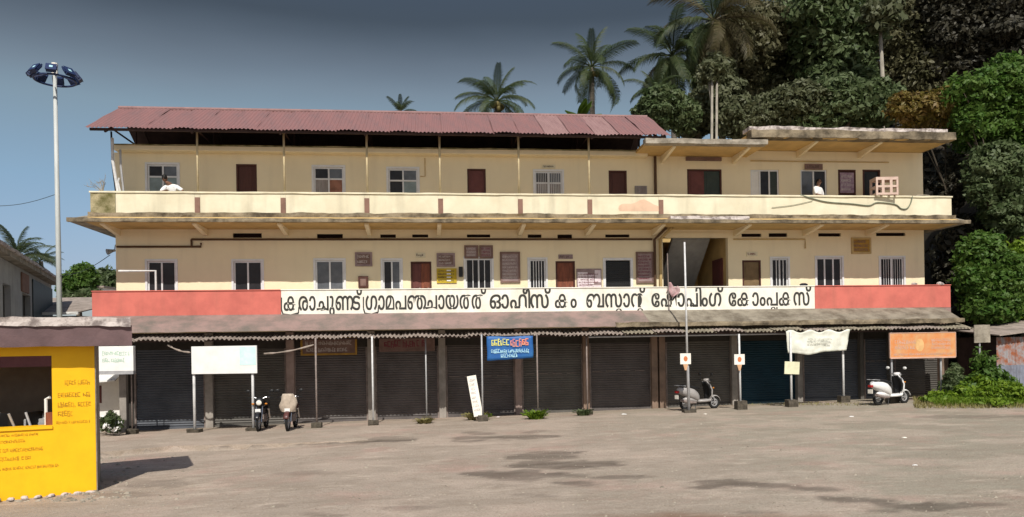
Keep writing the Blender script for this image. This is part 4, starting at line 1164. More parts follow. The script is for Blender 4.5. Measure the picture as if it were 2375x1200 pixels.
# orange banner
M['p_peach'] = mat('peach_print', (0.66, 0.42, 0.32), .7)
M['orange'] = mat('banner_orange_print', (0.64, 0.23, 0.075), 0.6, c2=(0.62, 0.35, 0.17), scale=3)
plain_post(2068, 938, 772, 'metal', 'grey post behind the white scooter carrying the orange banner', .035, 'posts of the orange banner', d=-3.0)
plain_post(2182, 935, 775, 'metal', 'grey post among the weeds carrying the orange banner', .035, 'posts of the orange banner', d=-3.0)
s0, s1, z0, z1 = RC(2064, 773, 2215, 828, -3.12)
t = thing('orange_banner', 'orange printed banner stretched on posts at the right end of the shops', 'banner', bw((s0 + s1) / 2, -3.12, z0), TH)
w = (s1 - s0) / 2; h = z1 - z0
MB().box(-w, w, -.02, .02, .0, h).build('cloth', 'orange', t)
MB().box(-w - .02, -w, -.03, .03, -.02, h + .02).box(w, w + .02, -.03, .03, -.02, h + .02).box(-w, w, -.03, .03, h, h + .025).box(-w, w, -.03, .03, -.05, 0).build('frame', 'p_peach', t)
for (a, b, c, e, rows, sd) in ((-.86, -.22, .30, .75, 2, 71), (.26, .86, .30, .78, 3, 72), (-.9, .9, .06, .18, 1, 73)):
    mb = MB(); scribble(mb, w * a, w * b, h * c, h * e, -.024, rows, sd, fill=1, gap=.2); mb.build('lettering', 'p_peach', t)
mb = MB(); mb.add([(-.1 * w + .16 * math.cos(a), -.023, h * .5 + .22 * math.sin(a)) for a in [i * math.pi / 8 for i in range(16)]], [tuple(range(16))]); mb.build('round_emblem', mat('pale_orange_print', (0.74, 0.45, 0.20), .7), t)

# tall flag pole and party sign posts
def pole_thing(name, label, px, py, topy, r, m, cat, group=None):
    g = G(px, py); t = thing(name, label, cat, g, TH, group)
    top = at(px, topy, g.y).z - g.z
    return t, g, top
t, g, top = pole_thing('flagpole', 'tall pale flagpole rising past the name board in front of the stairwell', 1598, 957, 562, .03, 'metal_w', 'pole')
MB().tube([(0, 0, -.1), (-.02, 0, 1.6), (-.03, 0, 1.62)], [.055, .05, .045], 8).build('lower_pole', 'metal', t, smooth=True)
MB().tube([(-.03, 0, 1.62), (-.06, 0, top)], [.04, .03], 8).build('upper_pole', 'metal_w', t, smooth=True)
fm = MB(); lumpy(fm, -.2, .2, -.15, .15, -.06, .1, .06, .04, 5); fm.build('foot_block', 'stone', t)
t2, g2, top2 = pole_thing('sign_post', 'thin white post on a dark stone block before the teal shutter', 1718, 950, 775, .03, 'metal_w', 'post')
MB().tube([(0, 0, -.1), (-.02, 0, top2)], .034, 8).build('pole', 'metal_w', t2, smooth=True)
fm = MB(); lumpy(fm, -.17, .17, -.15, .15, -.06, .3, .06, .04, 6); fm.build('foot_block', 'stone', t2)
M['sign_or'] = mat('orange_symbol_print', (0.62, 0.20, 0.08), .7)
for (gg, px, y0, y1, lb) in ((g, 1590, 820, 845, 'white square party sign with orange tongue on the tall flagpole'), (g2, 1715, 822, 846, 'white square party sign with orange tongue on the thin post before the teal shutter')):
    a = at(px, y0, gg.y - .1); b = at(px, y1, gg.y - .1)
    t = thing('party_sign', lb, 'sign', (b.x, b.y, b.z), TH, 'small party signs on posts')
    h = a.z - b.z; w = .18
    MB().box(-w, w, -.015, .02, 0, h).build('panel', 'board_white', t)
    MB().add([(-.085, -.012, -.002), (.085, -.012, -.002), (.03, -.012, -.2), (-.03, -.012, -.2), (-.085, .012, -.002), (.085, .012, -.002), (.03, .012, -.2), (-.03, .012, -.2)], [(0, 1, 2, 3), (7, 6, 5, 4), (0, 3, 7, 4), (1, 5, 6, 2), (3, 2, 6, 7), (0, 4, 5, 1)]).build('tongue', mat('peach_plate', (0.70, 0.42, 0.24), .7), t)
    mb = MB(); mb.add([(.07 * math.cos(q), -.019, h * .5 + .09 * math.sin(q)) for q in [i * math.pi / 6 for i in range(12)]], [tuple(range(12))]); mb.build('orange_symbol', 'sign_or', t)
    MB().box(-.03, .03, .02, .10, h * .3, h * .7).build('clamp', 'metal', t)

# pink flag drooping on a stick fixed to the name board
g = bw(BF(1552, 700, -1.2)[0], -1.2, 0)
zt, zb = BF(1549, 588, -1.2)[1], BF(1552, 735, -1.2)[1]
t = thing('flag', 'drooping pinkish flag on a thin stick above the name board', 'flag', (g.x, g.y, zb), TH)
MB().tube([(0, 0, 0), (-.04, 0, zt - zb)], .018, 6).build('stick', 'metal_r', t)
mb = MB(); zc = BF(1552, 668, -1.2)[1] - zb
for j in range(7):
    for i in range(9):
        u, v = i / 8, j / 6
        mb.v.append((-.02 - .06 * (v < .2) + .42 * u * (.6 + .4 * math.sin(v * 2.6)), .05 * math.sin(u * 9 + v * 3), zc + .30 * (v - .4) - .24 * u * (1 - .4 * v) + .05 * math.sin(u * 7)))
for j in range(6):
    for i in range(8): a = j * 9 + i; mb.f.append((a, a + 1, a + 10, a + 9))
o = mb.build('cloth', mat('faded_pink_cloth', (0.42, 0.25, 0.26), .9, c2=(.50, .38, .38), scale=6), t, smooth=True); so = o.modifiers.new('thick', 'SOLIDIFY'); so.thickness = .005

# grey plate sign on a post by the weeds at right
g = G(2274, 925)
t = thing('plate_sign', 'square grey blistered plate on a thin post among the weeds right of the shops', 'sign', g, TH)
z1_, z0_ = at(2280, 754, g.y).z - g.z, at(2280, 795, g.y).z - g.z
MB().tube([(0, 0, -.1), (0, 0, z1_ - .05)], .028, 8).build('pole', 'metal', t)
mb = MB(); lumpy(mb, -.24, .36, -.06, -.03, z0_, z1_, .1, .01, 3); mb.build('plate', 'concrete', t)

# loose pipe strips hanging under the awning
for (a, b, lb) in (((612, 821), (728, 800), 'pale cloth strip strung between white signboard and third post'), ((388, 800), (442, 818), 'pale cloth strip strung from the awning to the left edge of the white signboard')):
    p, q = bw(BF(*a, -2.4)[0], -2.4, BF(*a, -2.4)[1]), bw(BF(*b, -2.4)[0], -2.4, BF(*b, -2.4)[1])
    pts = [p + (q - p) * (i / 8) + Vector((0, .02 * math.sin(i * 2), -.06 * math.sin(math.pi * i / 8))) for i in range(9)]
    tag(MB().tube(pts, [.03 + .012 * math.sin(i * 2.1) for i in range(9)], 6).build('cloth_strip', 'asbestos', smooth=True), lb, 'cloth')

# ------------------------------------------------------------------ things on the upper balcony
s0, s1, z0, z1 = RC(2026, 416, 2074, 456, -1.05)
t = thing('crate', 'pinkish white slatted crate with six openings standing on the upper parapet', 'crate', bw((s0 + s1) / 2, -1.05, ztu + .05), TH - .12)
M['crate'] = mat('pinkish_crate_wood', (0.62, 0.47, 0.40), .85, c2=(.52, .38, .32), scale=5)
w = (s1 - s0) / 2; h = z1 - ztu - .05; dp = .26
for sx in (-1, 1):
    for sy in (-1, 1): MB().box(sx * w - .035 * (1 + sx), sx * w + .035 * (1 - sx), sy * dp - .035 * (1 + sy), sy * dp + .035 * (1 - sy), 0, h).build('leg', 'crate', t)
for q in (.02, .45, .88):
    for sy in (-1, 1): MB().box(-w + .07, w - .07, sy * dp - .02 * (1 + sy), sy * dp + .02 * (1 - sy), h * q, h * q + .075).build('slat', 'crate', t)
    for sx in (-1, 1): MB().box(sx * w - .02 * (1 + sx), sx * w + .02 * (1 - sx), -dp + .07, dp - .07, h * q + .003, h * q + .072).build('slat', 'crate', t)
for q in (-.36, .36):
    MB().box(w * q - .05, w * q + .05, -dp + .002, -dp + .024, .08, h * .88).build('slat', 'crate', t)
MB().box(-w, w, -dp, dp, h, h + .03).build('lid', 'crate', t)
# cable drooping on the parapet
def cable(pts, r, label, m='black', d=-1.13):
    P = [bw(BF(*p, d)[0], d, BF(*p, d)[1]) for p in pts]
    Q = []
    for i in range(len(P) - 1):
        a = P[max(i - 1, 0)]; b = P[i]; c = P[i + 1]; e = P[min(i + 2, len(P) - 1)]
        for k in range(5):
            u = k / 5
            Q.append(.5 * ((2 * b) + (c - a) * u + (2 * a - 5 * b + 4 * c - e) * u * u + (3 * b - a - 3 * c + e) * u ** 3))
    Q.append(P[-1])
    return tag(MB().tube(Q, r, 6).build('cable', m, smooth=True), label, 'cable')
M['cable'] = mat('grey_green_cable', (0.20, 0.22, 0.16), .7)
cable([(1855, 452), (1885, 461), (1920, 469), (1975, 473), (2015, 477), (2035, 470), (2075, 474), (2090, 484), (2103, 484), (2112, 472), (2116, 455)], .022, 'grey green cable drooping along the face of the upper parapet below the crate', 'cable')
cable([(1790, 482), (1840, 476), (1885, 466)], .010, 'thin pale wire slanting over the upper parapet left of the grey cable', 'cable')
# dead twig on the left end, bundle of old pipes in the corner
t = bw(uA + .35, -1.0, ztu + .04)
tw = MB(); rr = random.Random(3)
for k in range(9):
    a = rr.uniform(-1.2, .7); l = rr.uniform(.35, .75)
    p = Vector((0, 0, 0)); q = Vector((math.sin(a) * l, rr.uniform(-.1, .1), math.cos(a) * l * .8))
    tw.tube([p, p + q * .5 + Vector((0, 0, .05)), q], [.012, .009, .004], 5)
    for e in range(3):
        f0 = q * rr.uniform(.5, .95); tw.tube([f0, f0 + Vector((rr.uniform(-.2, .2), rr.uniform(-.05, .05), rr.uniform(.02, .16)))], [.006, .003], 4)
o = tw.build('dry_plant', 'bark_pale'); o.location = t; tag(o, 'dry leafless twigs growing on the left end of the upper parapet', 'plant')
p0 = bw(BF(274, 442, -.9)[0], -.9, ztu + .03)
t = thing('pipe_bundle', 'bundle of white and dark pipes leaning into the left corner under the red roof', 'pipes', p0, TH)
zt = BF(262, 322, -.9)[1] - ztu
MB().tube([(.0, 0, 0), (-.16, 0, zt * .6), (-.18, .05, zt)], .05, 8).build('white_pipe', 'metal_w', t)
MB().tube([(-.05, .12, -.6), (-.22, .12, zt * .55), (-.25, .15, zt + .25)], .03, 6).build('dark_pipe', 'black', t)
MB().tube([(.2, .1, -.7), (.06, .1, zt * .5), (.05, .1, zt * .8)], .035, 6).build('grey_pipe', 'metal', t)
MB().tube([(.1, -.05, 0), (.02, -.05, .35), (.06, -.05, .5)], .03, 6).build('short_pipe', 'metal_w', t)
p0 = bw(BF(1864, 660, -1.05)[0], -1.05, zt1 + .03)
o = MB().sphere((0, 0, .045), .16, .09, .06, 10, 6).build('rag_bundle', 'dark_cloth'); o.location = p0; tag(o, 'small dark rag bundle lying on the name board near its right end', 'cloth')
for (p, r, lb) in ((2120, .12, 'pale cement lump on the red parapet near its right end'), (2180, .15, 'larger pale cement lump at the far right of the red parapet')):
    o = rock(None, r, 'crust', p).build('cement_lump', 'crust'); o.location = bw(BF(p, 660, -1.04)[0], -1.04, zt1 + .06); tag(o, lb, 'rubble')
o = rock(None, .14, 'crust', 3).build('rubble', 'concrete'); o.location = bw(BF(2140, 452, -1.0)[0], -1.0, ztu + .08); o.scale = (2.2, .8, .7); tag(o, 'flat heap of cement rubble on the right end of the upper parapet', 'rubble')
# horn loudspeaker on a bracket at the left corner
g = bw(S0 - .28, .5, BF(258, 582, .5)[1])
t = thing('loudspeaker', 'small grey horn loudspeaker on a bracket at the left corner of the first floor', 'loudspeaker', g, TH)
MB().tube([(-.16, -.12, -.06), (-.02, 0, 0), (.05, .05, .02)], [.11, .05, .04], 12).build('horn', 'metal', t)
MB().tube([(.28, .1, .25), (.05, .05, .2), (.03, .03, .0)], .02, 6).build('bracket', 'metal', t)

# ------------------------------------------------------------------ people on the upper balcony
def skin_fig(name, verts, edges, radii, m, parent, sub=2):
    me = bpy.data.meshes.new(name); me.from_pydata([tuple(v) for v in verts], edges, []); me.update()
    o = bpy.data.objects.new(name, me); col.objects.link(o)
    sk = o.modifiers.new('skin', 'SKIN'); sk.use_smooth_shade = True
    for i, r in enumerate(radii):
        me.skin_vertices[0].data[i].radius = (r, r) if not isinstance(r, tuple) else r
    me.skin_vertices[0].data[0].use_root = True
    ss = o.modifiers.new('sub', 'SUBSURF'); ss.levels = sub; ss.render_levels = sub
    me.materials.append(M[m]); o.parent = parent
    return o

def person(label, loc, rz, hip, chest, neck, head, lsh, lel, lwr, rsh, rel, rwr, lower='dark_cloth', hairdir=(0, .03, .03)):
    t = thing('person', label, 'person', loc, rz)
    V = Vector
    hip, chest, neck, head, lsh, lel, lwr, rsh, rel, rwr = map(V, (hip, chest, neck, head, lsh, lel, lwr, rsh, rel, rwr))
    lk, la = V((-.12, -.02, .48)), V((-.12, .02, .07)); rk, ra = V((.12, -.02, .48)), V((.12, .02, .07))
    lt, rt = V((-.13, -.16, .03)), V((.13, -.16, .03))
    lh, rh = hip + V((-.10, 0, -.03)), hip + V((.10, 0, -.03))
    belly = hip.lerp(chest, .5)
    fw = (lwr - lel).normalized() * .17; rf = (rwr - rel).normalized() * .17
    vs = [hip, belly, chest, neck, head - V((0, 0, .10)), lsh, lel, lwr, lwr + fw, rsh, rel, rwr, rwr + rf, lh, lk, la, lt, rh, rk, ra, rt]
    es = [(0, 1), (1, 2), (2, 3), (3, 4), (2, 5), (5, 6), (6, 7), (7, 8), (2, 9), (9, 10), (10, 11), (11, 12), (0, 13), (13, 14), (14, 15), (15, 16), (0, 17), (17, 18), (18, 19), (19, 20)]
    rd = [.14, .12, .13, .058, .065, .062, .044, .032, .03, .062, .044, .032, .03, .095, .062, .042, .035, .095, .062, .042, .035]
    body = skin_fig('body', vs, es, rd, 'skin', t)
    hd = MB().sphere(head, .078, .095, .115, 14, 10)
    hd.sphere(head + V((0, -.10, -.015)), .014, .022, .024, 6, 4)
    for sx in (-1, 1): hd.sphere(head + V((sx * .08, .0, -.01)), .012, .025, .034, 6, 4)
    hd.build('head', 'skin', t, smooth=True)
    f = MB()
    for sx in (-1, 1): f.sphere(head + V((sx * .032, -.085, .015)), .013, .010, .008, 6, 4)
    f.build('eyes', 'hair', t)
    MB().sphere(head + V(hairdir), .087, .092, .105, 14, 10).build('hair', 'hair', t, smooth=True)
    for (wr, d) in ((lwr, fw), (rwr, rf)):
        dn = d.normalized(); sd = dn.cross(V((0, 0, 1)))
        sd = sd.normalized() if sd.length > .1 else V((1, 0, 0))
        fg = MB()
        for k in range(4):
            p = wr + dn * .11 + sd * (.03 - .02 * k); fg.tube([p, p + dn * .05, p + dn * (.085 - .01 * abs(k - 1.5)) - V((0, 0, .015))], [.010, .009, .006], 6)
        p = wr + dn * .05 + sd * .035; fg.tube([p, p + dn * .03 + sd * .025, p + dn * .06 + sd * .03], [.011, .010, .007], 6)
        fg.build('fingers', 'skin', t, smooth=True)
    sv = [hip + V((0, 0, .02)), belly, chest, lsh, lsh.lerp(lel, .6), lel, rsh, rsh.lerp(rel, .6), rel, chest.lerp(neck, .75)]
    skin_fig('shirt', sv, [(0, 1), (1, 2), (2, 3), (3, 4), (4, 5), (2, 6), (6, 7), (7, 8), (2, 9)], [.175, .16, .17, .09, .075, .066, .09, .075, .066, .075], 'shirt', t)
    tv = [hip + V((0, 0, .0)), lh, lk, la + V((0, 0, .05)), rh, rk, ra + V((0, 0, .05))]
    skin_fig('trousers', tv, [(0, 1), (1, 2), (2, 3), (0, 4), (4, 5), (5, 6)], [.16, .115, .085, .07, .115, .085, .07], lower, t)
    return t
s_, _ = BF(402, 440, -.55)
person('person in a white shirt bending over the upper parapet before the leftmost window', bw(s_, -.52, ZF2), TH,
       (.02, .12, .82), (-.05, -.10, 1.17), (-.11, -.20, 1.36), (-.20, -.26, 1.50), (-.22, -.16, 1.22), (-.30, -.36, 1.02), (-.12, -.50, 1.03), (.14, -.08, 1.24), (.36, -.18, 1.10), (.42, -.42, 1.02), hairdir=(0, -.025, .035))
s_, _ = BF(1897, 440, -.45)
person('person in a white shirt standing at the dark window of the right upper balcony', bw(s_, -.45, ZF2), TH + .6,
       (0, .03, .90), (0, 0, 1.28), (0, -.01, 1.47), (.0, -.04, 1.62), (-.19, 0, 1.38), (-.27, -.08, 1.12), (-.16, -.28, 1.06), (.19, 0, 1.38), (.27, -.06, 1.12), (.18, -.28, 1.08))

# ------------------------------------------------------------------ two-wheelers
def wheel(parent, x, r, w, hub='metal', spokes=True):
    wl = MB().torus((x, 0, r), r - w * .8, w, 'y', 22, 8, .85).build('wheel', 'tyre', parent, smooth=True)
    rm = MB().torus((x, 0, r), r - w * 1.9, .018, 'y', 22, 6)
    rm.tube([(x, -.06, r), (x, .06, r)], .05, 10)
    for k in range(6):
        a = math.pi * k / 3; rm.tube([(x, 0, r), (x + (r - w * 1.9) * math.cos(a), 0, r + (r - w * 1.9) * math.sin(a))], .014, 5)
    rm.build('rim', hub, wl)
    return wl
def slab_path(path, wds, th):      # curved panel following a path of (x, z), half widths wds, bowed sides
    mb = MB(); n = 7
    for (x, z), w in zip(path, wds):
        for k in range(n):
            u = -1 + 2 * k / (n - 1)
            mb.v.append((x - .09 * u * u, w * u, z))
        for k in range(n):
            u = 1 - 2 * k / (n - 1)
            mb.v.append((x - th - .09 * u * u, w * u * .95, z))
    m_ = 2 * n
    for i in range(len(path) - 1):
        for k in range(m_):
            k2 = (k + 1) % m_; mb.f.append((i * m_ + k, i * m_ + k2, (i + 1) * m_ + k2, (i + 1) * m_ + k))
    mb.f.append(tuple(range(m_))[::-1]); mb.f.append(tuple((len(path) - 1) * m_ + k for k in range(m_)))
    return mb
def mirror(parent, y, x=.26, z=1.02, m='black'):
    o = MB().tube([(x, y * .75, z), (x + .02, y * .9, z + .13), (x + .02, y, z + .17)], .008, 5)
    o.build('mirror_stalk', 'black', parent)
    MB().sphere((x + .02, y * 1.1, z + .20), .022, .075, .05, 10, 6).build('mirror', m, parent, smooth=True)
def scooter(label, loc, rz, body, panel='metal', mirror_m='white', group='two-wheelers parked before the shops'):
    t = thing('scooter', label, 'scooter', loc, rz, group)
    wheel(t, .64, .225, .05); wheel(t, -.60, .225, .055)
    MB().loft([(-.93, .70, .03, .05), (-.86, .69, .10, .10), (-.70, .66, .165, .15), (-.48, .61, .19, .19), (-.28, .54, .185, .20), (-.13, .46, .15, .17), (-.05, .42, .10, .12)], 16).build('rear_cowl', body, t, smooth=True)
    MB().loft([(-.72, .36, .05, .05), (-.60, .37, .12, .09), (-.40, .36, .13, .10), (-.20, .33, .11, .08), (-.10, .31, .08, .05)], 12).build('engine_cover', panel, t, smooth=True)
    MB().loft([(-.80, .835, .09, .03), (-.70, .84, .14, .05), (-.45, .81, .15, .055), (-.25, .77, .14, .055), (-.06, .73, .10, .045), (-.02, .71, .06, .03)], 14).build('seat', 'black', t, smooth=True)
    MB().loft([(-.12, .30, .14, .05), (.10, .30, .18, .045), (.36, .31, .17, .05), (.44, .36, .14, .06)], 12, .5).build('floorboard', body, t, smooth=True)
    slab_path([(.46, .34), (.53, .50), (.52, .68), (.44, .86), (.36, .97)], [.12, .19, .21, .19, .12], .05).build('front_shield', body, t, smooth=True)
    slab_path([(.40, .36), (.45, .52), (.44, .68), (.37, .86), (.30, .95)], [.10, .17, .19, .17, .10], .03).build('inner_shield', 'black', t, smooth=True)
    MB().loft([(.22, 1.00, .05, .035), (.28, 1.01, .12, .06), (.36, 1.0, .13, .075), (.43, .98, .08, .06)], 12).build('handlebar_cowl', body, t, smooth=True)
    MB().sphere((.425, 0, .985), .03, .075, .05, 10, 6).build('headlight', 'glass_g', t, smooth=True)
    MB().tube([(.27, -.36, 1.02), (.29, -.15, 1.02), (.29, .15, 1.02), (.27, .36, 1.02)], .014, 6).build('handlebar', 'chrome', t)
    for sy in (-1, 1):
        MB().tube([(.27, sy * .24, 1.02), (.265, sy * .37, 1.02)], .02, 8).build('grip', 'black', t)
        mirror(t, sy * .30, m=mirror_m)
        MB().sphere((.50, sy * .15, .74), .025, .045, .03, 8, 5).build('indicator', mat('amber_lens', (.6, .22, .03), .3), t)
    MB().tube([(.38, 0, .92), (.60, 0, .40)], .03, 8).tube([(.55, .07, .46), (.64, .07, .22)], .02, 6).tube([(.55, -.07, .46), (.64, -.07, .22)], .02, 6).build('fork', 'metal', t)
    fd = MB()
    n = 10
    for i in range(n + 1):
        a = R_(10) + R_(150) * i / n
        for k, u in enumerate((-1, -.5, .5, 1)):
            rr = .26 - .03 * (abs(u) == 1); fd.v.append((.64 + rr * math.cos(a), .085 * u, .225 + rr * math.sin(a)))
    for i in range(n):
        for k in range(3): fd.f.append((i * 4 + k, i * 4 + k + 1, (i + 1) * 4 + k + 1, (i + 1) * 4 + k))
    o = fd.build('front_mudguard', body, t, smooth=True); so = o.modifiers.new('thick', 'SOLIDIFY'); so.thickness = .012
    MB().box(-.99, -.88, -.07, .07, .60, .68).build('tail_light', mat('red_lens', (.35, .02, .02), .3), t, bevel=.015)
    MB().box(-.96, -.94, -.09, .09, .40, .54).build('number_plate', 'board_white', t)
    MB().tube([(-.25, -.15, .26), (-.5, -.17, .27), (-.88, -.17, .36)], [.03, .05, .05], 10).build('exhaust', 'metal_r', t)
    MB().tube([(-.88, -.13, .86), (-.96, -.11, .86), (-.96, .11, .86), (-.88, .13, .86)], .013, 6).tube([(-.88, -.13, .86), (-.66, -.14, .84)], .013, 6).tube([(-.88, .13, .86), (-.66, .14, .84)], .013, 6).build('grab_rail', 'metal', t)
    MB().tube([(-.18, .08, .28), (-.30, .14, .0)], .014, 6).tube([(-.18, -.08, .28), (-.30, -.14, .0)], .014, 6).build('stand', 'black', t)
    return t
def motorcycle(label, loc, rz, tank, cowl, group='two-wheelers parked before the shops', shade='black'):
    t = thing('motorcycle', label, 'motorcycle', loc, rz, group)
    wheel(t, .66, .30, .05, 'metal'); wheel(t, -.62, .30, .055, 'metal')
    MB().loft([(-.06, .82, .06, .05), (.05, .84, .13, .10), (.25, .86, .15, .12), (.38, .84, .10, .09), (.44, .82, .04, .04)], 14).build('tank', tank, t, smooth=True)
    MB().loft([(-.80, .85, .06, .03), (-.66, .84, .13, .05), (-.35, .81, .15, .055), (-.10, .79, .12, .05), (-.02, .80, .05, .03)], 12).build('seat', 'black', t, smooth=True)
    MB().loft([(-.92, .78, .03, .03), (-.75, .76, .10, .06), (-.45, .70, .12, .08), (-.2, .66, .08, .06)], 12).build('side_panel', tank, t, smooth=True)
    e = MB().box(-.12, .26, -.12, .12, .28, .52); e.box(.02, .22, -.09, .09, .52, .70)
    for k in range(4): e.box(.0, .24, -.11, .11, .54 + .04 * k, .555 + .04 * k)
    e.build('engine', 'metal_r', t, bevel=.015)
    MB().tube([(.36, 0, .92), (.05, 0, .68), (-.25, 0, .62), (-.62, 0, .70)], .025, 8).tube([(.36, 0, .86), (.28, 0, .36), (-.15, 0, .28), (-.25, 0, .62)], .022, 8).tube([(-.2, .09, .34), (-.62, .09, .30)], .02, 6).tube([(-.2, -.09, .34), (-.62, -.09, .30)], .02, 6).build('frame', 'black', t)
    for sy in (-1, 1):
        MB().tube([(.38, sy * .09, .95), (.66, sy * .09, .30)], .022, 8).build('fork_leg', 'chrome', t)
        MB().tube([(-.40, sy * .12, .66), (-.60, sy * .12, .32)], .03, 8).build('shock_absorber', 'chrome', t)
        MB().sphere((.44, sy * .20, .86), .03, .045, .03, 8, 5).build('indicator', mat('amber_lens', (.6, .22, .03), .3), t)
        MB().tube([(.32, sy * .28, 1.06), (.26, sy * .40, 1.03)], .02, 8).build('grip', 'black', t)
        mirror(t, sy * .33, .33, 1.06)
    MB().tube([(.26, -.40, 1.03), (.34, -.2, 1.07), (.38, 0, 1.0), (.34, .2, 1.07), (.26, .40, 1.03)], .014, 6).build('handlebar', 'chrome', t)
    MB().loft([(.36, .93, .05, .08), (.42, .93, .15, .15), (.50, .91, .14, .14), (.55, .90, .08, .09)], 12).build('headlight_cowl', cowl, t, smooth=True)
    MB().sphere((.54, 0, .90), .03, .09, .085, 12, 8).build('headlight', 'board_white' if cowl == 'black' else 'glass_g', t, smooth=True)
    fd = MB(); n = 10
    for i in range(n + 1):
        a = R_(20) + R_(140) * i / n
        for k, u in enumerate((-1, -.5, .5, 1)): fd.v.append((.66 + (.345 - .02 * (abs(u) == 1)) * math.cos(a), .08 * u, .30 + (.345 - .02 * (abs(u) == 1)) * math.sin(a)))
    for i in range(n):
        for k in range(3): fd.f.append((i * 4 + k, i * 4 + k + 1, (i + 1) * 4 + k + 1, (i + 1) * 4 + k))
    o = fd.build('front_mudguard', tank, t, smooth=True); so = o.modifiers.new('thick', 'SOLIDIFY'); so.thickness = .012
    MB().box(.72, .735, -.08, .08, .60, .72).build('number_plate', 'white', t)
    MB().tube([(.24, -.1, .42), (.22, -.16, .25), (-.1, -.18, .22), (-.75, -.18, .34)], [.02, .025, .035, .05], 10).build('exhaust', 'chrome', t)
    MB().box(-.93, -.86, -.06, .06, .70, .77).build('tail_light', mat('red_lens', (.35, .02, .02), .3), t, bevel=.01)
    MB().tube([(-.02, .10, .28), (-.05, .24, .0)], .012, 6).build('stand', 'black', t)
    return t
M['sc_white'] = mat('white_scooter_paint', (0.78, 0.77, 0.76), .35, var=.03, spec=.5)
M['sc_grey'] = mat('dusty_silver_scooter_paint', (0.36, 0.34, 0.33), .4, var=.1, spec=.5, scale=6)
M['mc_black'] = mat('black_motorcycle_paint', (0.015, 0.015, 0.018), .3, spec=.5)
M['mc_brown'] = mat('maroon_motorcycle_paint', (0.10, 0.035, 0.03), .4, spec=.5)
M['mc_beige'] = mat('beige_cover_cloth', (0.48, 0.40, 0.32), .9, var=.15, scale=8)
g = G(2066, 938); scooter('white scooter parked facing right before the orange banner', g, R_(24), 'sc_white', panel='sc_white')
g = G(1622, 950); scooter('dusty silver scooter parked facing right behind the tall flagpole', g, R_(24), 'sc_grey', panel='sc_grey', mirror_m='black')
g = G(609, 997); motorcycle('black motorcycle with white front plate facing the yard beside the white signboard', g, R_(-82), 'mc_black', 'black')
g = G(677, 996); tb = motorcycle('maroon motorcycle with beige cloth over its headlight parked before the second pillar', g, R_(-84), 'mc_brown', 'mc_beige')
cv = MB()
for j in range(9):
    a = j / 8
    for k in range(14):
        q = 2 * math.pi * k / 14
        rr = (.10 + .15 * math.sin(math.pi * min(1, a * .62 + .12))) * (1 + .12 * math.sin(3 * q + j))
        cv.v.append((.50 + rr * .55 * math.cos(q), rr * 1.05 * math.sin(q), 1.16 - .56 * a))
for j in range(8):
    for k in range(14):
        k2 = (k + 1) % 14; cv.f.append((j * 14 + k, j * 14 + k2, (j + 1) * 14 + k2, (j + 1) * 14 + k))
cv.f.append(tuple(range(14)))
cvo = cv.build('cloth_cover', 'mc_beige', smooth=True); cvo.matrix_world = Matrix.Translation(tb.location) @ Matrix.Rotation(R_(-84), 4, 'Z'); tag(cvo, 'beige cloth draped over the headlight of the maroon motorcycle', 'cloth')
g = G(2130, 917); motorcycle('dark brown motorcycle half hidden in the shade behind the white scooter', g, R_(150), 'mc_brown', 'mc_brown')

# ------------------------------------------------------------------ yellow kiosk
kc = G(224, 1140)                                   # front right corner at the ground
KA = R_(27)
K = thing('kiosk', 'bright yellow roadside kiosk with open counter window and mauve flat roof', 'kiosk', kc, KA)
def kxy(px, py, y=0.0):                             # on the kiosk's front plane (or y behind it)
    a, c = ray(px, py)
    ca, sa = math.cos(KA), math.sin(KA)
    Y = (y + kc.y * ca - kc.x * sa) / (ca - a * sa)
    X = a * Y
    return (X - kc.x) * ca + (Y - kc.y) * sa, CAMH + c * Y - kc.z
HK = kxy(150, 800)[1]
wx0, wz0 = kxy(122, 988); _, wz1 = kxy(90, 826)
KL, KD = -3.6, 1.9
wl = MB()
holes = [(-3.0, wx0, wz0, wz1)]
wm = wall_mesh(KL, 0, -.1, HK, 0, .14, holes)
wm.box(-.14, 0, .14, KD, -.1, HK); wm.box(KL, KL + .14, .14, KD, -.1, HK)
wm.build('wall', 'yellow', K)
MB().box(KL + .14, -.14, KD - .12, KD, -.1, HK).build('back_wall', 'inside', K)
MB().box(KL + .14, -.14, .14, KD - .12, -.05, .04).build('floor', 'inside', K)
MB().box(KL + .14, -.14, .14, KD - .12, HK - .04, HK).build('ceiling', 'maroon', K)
MB().box(-3.0, wx0 - .003, .02, .13, wz1 - .20, wz1 - .003).build('lintel', 'maroon', K)
MB().box(-3.0, wx0, -.03, .35, wz0 - .05, wz0 + .002).build('counter', 'yellow', K)
MB().box(.001, .018, .01, KD, -.1, HK).build('corner_plaster', 'concrete', K)
rt = HK + (kxy(150, 757)[1] - HK)
rx1 = kxy(306, 780, -.33)[0]
fa = MB(); lumpy(fa, KL - .5, rx1, -.36, -.24, HK - .03, rt, .2, .022, 71); fa.build('fascia', 'purple', K)
fr = MB(); fr.box(rx1 - .12, rx1, -.24, KD - .3, HK - .02, rt - .01); fr.build('side_fascia', 'purple', K)
rf = MB().box(KL - .5, rx1 - .12, -.24, KD - .3, HK + .003, rt - .02); rf.build('roof', 'purple', K)
rtop = kxy(150, 739)[1]
cr = MB(); lumpy(cr, KL - .5, rx1 - .02, -.40, -.10, rt - .01, rtop, .09, .03, 73); lumpy(cr, KL - .5, rx1 - .02, -.1, KD - .3, rt, rtop + .01, .3, .02, 77); cr.build('roof_crust', 'crust', K)
